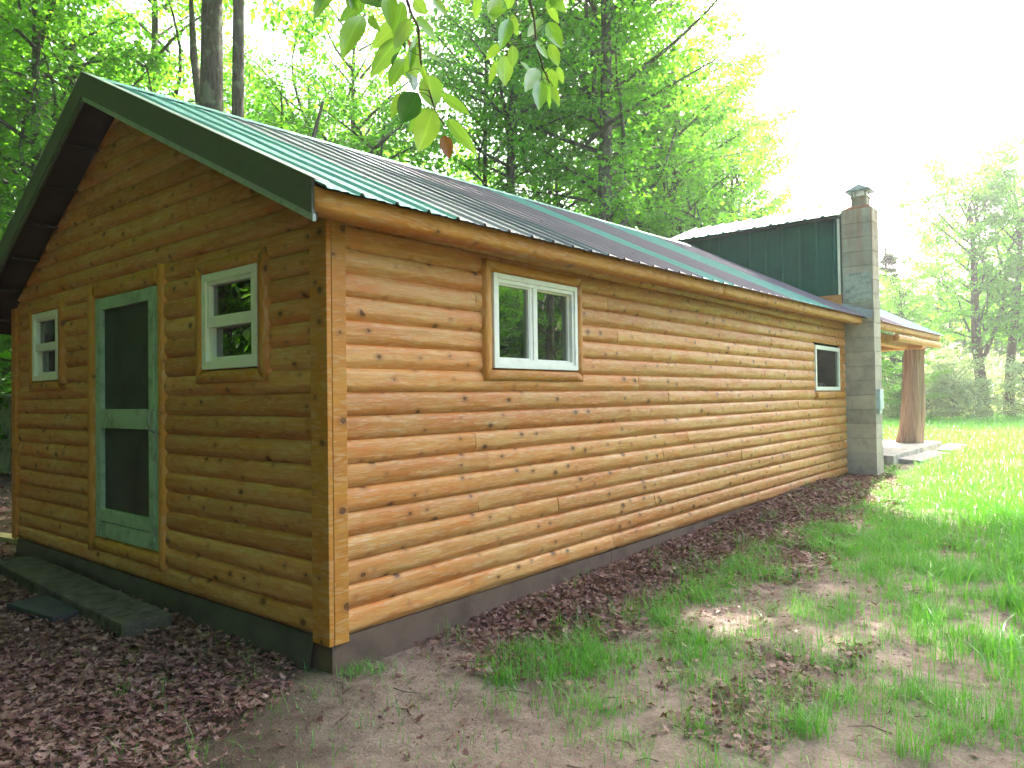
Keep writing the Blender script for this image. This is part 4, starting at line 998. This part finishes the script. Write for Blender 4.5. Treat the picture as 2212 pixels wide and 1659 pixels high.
mb.tube([tuple(PZ(1250, 60, 1.9)), tuple(PZ(1190, 130, 1.9)), tuple(PZ(1110, 170, 1.91))], .0012, 5)
ja = PZ(380, -160, 1.72); jb = PZ(1180, -190, 1.9)
mb.tube([(5.3, -4.2, 3.2), (4.3, -3.3, 3.3), (3.4, -2.2, 3.0), tuple(PZ(700, -520, 1.9)), tuple(ja)], [.05, .035, .02, .008, .003], 8)
mb.tube([(3.4, -2.2, 3.0), tuple(PZ(1000, -500, 2.0)), tuple(jb)], [.02, .008, .003], 8)
TWM = mb
CH_L = None
def cherry_mat(name, c, tr, t=.55, gl=.14):
    m, nt, N = mat(name); uv = N('UVMap').outputs[0]; r = N('NewGeometry').outputs['Random Per Island']; sp = N('SeparateXYZ'); N.ln(uv, sp.inputs[0])
    mid = N.mapr(N.math('ABSOLUTE', sp.outputs[0]), .015, .05, 1, 0)
    ve = N.math('ABSOLUTE', N.math('SUBTRACT', N.math('FRACT', N.math('ADD', N.math('MULTIPLY', sp.outputs[1], 9), N.math('MULTIPLY', N.math('ABSOLUTE', sp.outputs[0]), -5))), .5))
    vein = N.math('MAXIMUM', mid, N.mapr(ve, .05, .0, 0, .5))
    col = N.mix(1.0, c, N.ramp(r, [(0, (.75, .85, .8)), (1, (1.2, 1.1, 1.1))]), 'MULTIPLY'); col = N.mix(N.math('MULTIPLY', vein, .35), col, tuple(min(1, x*1.6) for x in c))
    d = N('BsdfDiffuse'); N.ln(col, d.inputs[0]); tl_ = N('BsdfTranslucent'); N.ln(N.mix(1.0, col, tr, 'MULTIPLY'), tl_.inputs[0])
    g = N('BsdfGlossy'); g.inputs['Roughness'].default_value = .3
    a = N('MixShader'); a.inputs[0].default_value = t; N.ln(d.outputs[0], a.inputs[1]); N.ln(tl_.outputs[0], a.inputs[2])
    b = N('MixShader'); b.inputs[0].default_value = gl; N.ln(a.outputs[0], b.inputs[1]); N.ln(g.outputs[0], b.inputs[2]); N.out(b.outputs[0]); return m
CLM = cherry_mat('cherry_leaf', (.22, .42, .07), (1.6, 1.5, .8)); CLD = cherry_mat('cherry_leaf_dark', (.07, .20, .06), (1.2, 1.3, .6), .3); CLB = cherry_mat('brown_leaf', (.24, .10, .010), (1.3, 1.1, .6), .3, .03)
def big_leaf(mb, p0, p1, width, roll=0.0, cup=.25, ns=9):
    p0 = Vector(p0); p1 = Vector(p1); t = (p1-p0); L_ = t.length; t.normalize()
    view = Vector(tuple(Fv)); s = t.cross(view).normalized(); nrm = s.cross(t).normalized()
    s, nrm = s*math.cos(roll)+nrm*math.sin(roll), nrm*math.cos(roll)-s*math.sin(roll)
    vs = []; fs = []; uv = []; sag = random.uniform(-.10, .10)
    for i in range(ns+1):
        f = i/ns; w = width*.5*(math.sin(math.pi*f**.82)**.85)*(1-.12*f)
        if f > .82: w *= 1-.25*(f-.82)/.18
        c_ = p0+t*L_*f+nrm*(sag*L_*math.sin(math.pi*f))
        for j in (-1, -.5, 0, .5, 1):
            vs.append(c_+s*w*j+nrm*(-cup*w*abs(j)+.05*w*math.sin(i*1.9)*abs(j))); uv.append((j*w/width, f))
    for i in range(ns):
        for j in range(4): q = i*5+j; fs.append((q, q+1, q+6, q+5))
    mb.add(vs, fs, uv)
LA = [(140, 100, 0, 395, 150, 0), (390, 120, 200, 315, 120, .5), (380, 240, 185, 505, 130, .7), (400, 10, 340, 250, 110, .2), (410, 60, 290, 140, 60, .5), (490, 110, 615, 275, 70, .3), (440, 370, 310, 575, 130, .3), (490, 230, 465, 560, 85, .2), (520, 420, 565, 565, 60, .9), (520, 320, 650, 400, 40, .4), (560, 480, 605, 705, 160, .1), (380, 600, 320, 770, 70, .2), (560, 700, 430, 865, 100, .4), (595, 700, 495, 990, 175, .05), (640, 600, 835, 745, 70, .3), (690, 770, 888, 1012, 85, .2), (160, -30, -20, 150, 120, .3), (580, -30, 690, 105, 70, .2), (310, -50, 335, 205, 110, .1), (470, -10, 560, 95, 90, .4), (180, 110, 255, 205, 60, .3), (40, -60, 120, 60, 120, .6), (450, 120, 340, 330, 100, .8), (480, 300, 420, 520, 90, -.5), (150, -100, 60, 60, 110, .2), (-60, -80, -180, 130, 110, .2), (-200, -100, -120, 60, 100, .3)]
LD = [(500, 600, 385, 800, 190, -.2), (420, 470, 470, 600, 110, 1.0), (380, 180, 420, 330, 60, .9), (380, 330, 330, 430, 60, .8), (320, 30, 120, 10, 50, .6)]
LBr = [(665, 875, 700, 1030, 95, .4), (430, 250, 465, 400, 45, .8)]
LBs = [(900, -30, 870, 135, 65, .2), (1010, -20, 980, 155, 100, .1), (955, 90, 1075, 60, 60, .4), (1090, 120, 1030, 325, 95, .1), (1110, 90, 1140, 235, 60, .3), (1040, 290, 935, 390, 75, .3), (1110, 290, 1112, 440, 75, .2), (1010, 390, 955, 558, 55, .3), (1060, 355, 1060, 560, 110, .1), (1300, 120, 1205, 245, 75, .2), (1350, -30, 1460, 85, 85, .2), (1330, 0, 1410, 155, 60, .4), (1340, 140, 1430, 318, 100, .1), (1350, 280, 1410, 430, 75, .2), (1270, 440, 1190, 600, 100, .1), (1320, 440, 1400, 585, 90, .2), (1290, 520, 1280, 718, 100, .1), (1340, 500, 1350, 712, 45, .5), (1370, 560, 1415, 695, 55, .3), (1400, 430, 1440, 545, 50, .3), (1260, 260, 1340, 385, 60, .4), (1220, 50, 1250, 135, 60, .2), (840, -80, 800, 30, 90, .2), (1120, -60, 1080, 60, 80, .2), (1420, -60, 1330, 60, 80, .3), (1160, 400, 1230, 480, 45, .7)]
LBd = [(1325, 130, 1310, 245, 45, .4), (1345, 380, 1410, 440, 35, .8)]
fol = []
pxm = lambda w, d: w/2.16016*.72005/1581.6*d
TWP = [tuple(PZ(*q)) for tw in (tA, tB) for q in tw]
TWF = []
for tw in (tA, tB):
    for q0, q1 in zip(tw[:-1], tw[1:]):
        a_, b2 = PZ(*q0), PZ(*q1)
        for k in range(6): TWF.append(a_+(b2-a_)*k/6)
TWF = np.array(TWF); PET = TWM
def spray(lst, d0, m_, nm):
    mb = MB()
    for (a, b, c_, e, w_, rl_) in lst:
        d = d0+random.uniform(-.10, .10); mb_d = d+random.uniform(-.05, .05)
        p0_ = PZ(a, b, d); q_ = TWF[np.argmin(((TWF-p0_)**2).sum(1)+.3*np.clip(p0_[2]-TWF[:, 2], 0, 1)**2)]
        if np.linalg.norm(q_-p0_) < .22: PET.tube([tuple(q_), tuple((q_+p0_)/2+np.array([0, 0, .006])), tuple(p0_), tuple(p0_+(PZ(c_, e, mb_d)-p0_)*.08)], [.0010, .0008, .0008, .0004], 5)
        big_leaf(mb, PZ(a, b, d), PZ(c_, e, mb_d), pxm(w_, d)*1.05, rl_*random.choice((-1, 1)), random.uniform(.12, .4))
    return part(mb.build(nm, m_, None, True), cherry)
spray(LA, 1.74, CLM, 'leaves'); spray(LD, 1.70, CLD, 'leaves'); spray(LBr, 1.76, CLB, 'brown_leaves'); spray(LBs, 1.9, CLM, 'leaves'); spray(LBd, 1.88, CLD, 'leaves')
part(TWM.build('twigs', BARKR, None, True), cherry)
# rest of its crown, above the frame
cm, lm = VAR['C']; o = link('crown', cm, None, cherry); o.location = (-1.0, 1.2, 4.6); o.scale = (.8, .8, .7)
print('objects', len(bpy.data.objects), 'trees', TC)
# ------------------------------------------------------------------ thin haze volume, added to give the glow of lens flare
hm = bpy.data.materials.new('haze'); hm.use_nodes = True; nt = hm.node_tree
for n in list(nt.nodes): nt.nodes.remove(n)
pv = nt.nodes.new('ShaderNodeVolumePrincipled'); pv.inputs['Color'].default_value = (.95, .97, 1, 1); pv.inputs['Density'].default_value = .0018; pv.inputs['Anisotropy'].default_value = .55
oo = nt.nodes.new('ShaderNodeOutputMaterial'); nt.links.new(pv.outputs[0], oo.inputs['Volume'])
mb = MB(); mb.box((-75, -45, -3), (60, 90, 34)); tag(mb.build('haze', hm), kind='stuff', label='thin haze over the yard and woods, added to imitate the glow of lens flare', cat='haze')
sc.cycles.volume_bounces = 0
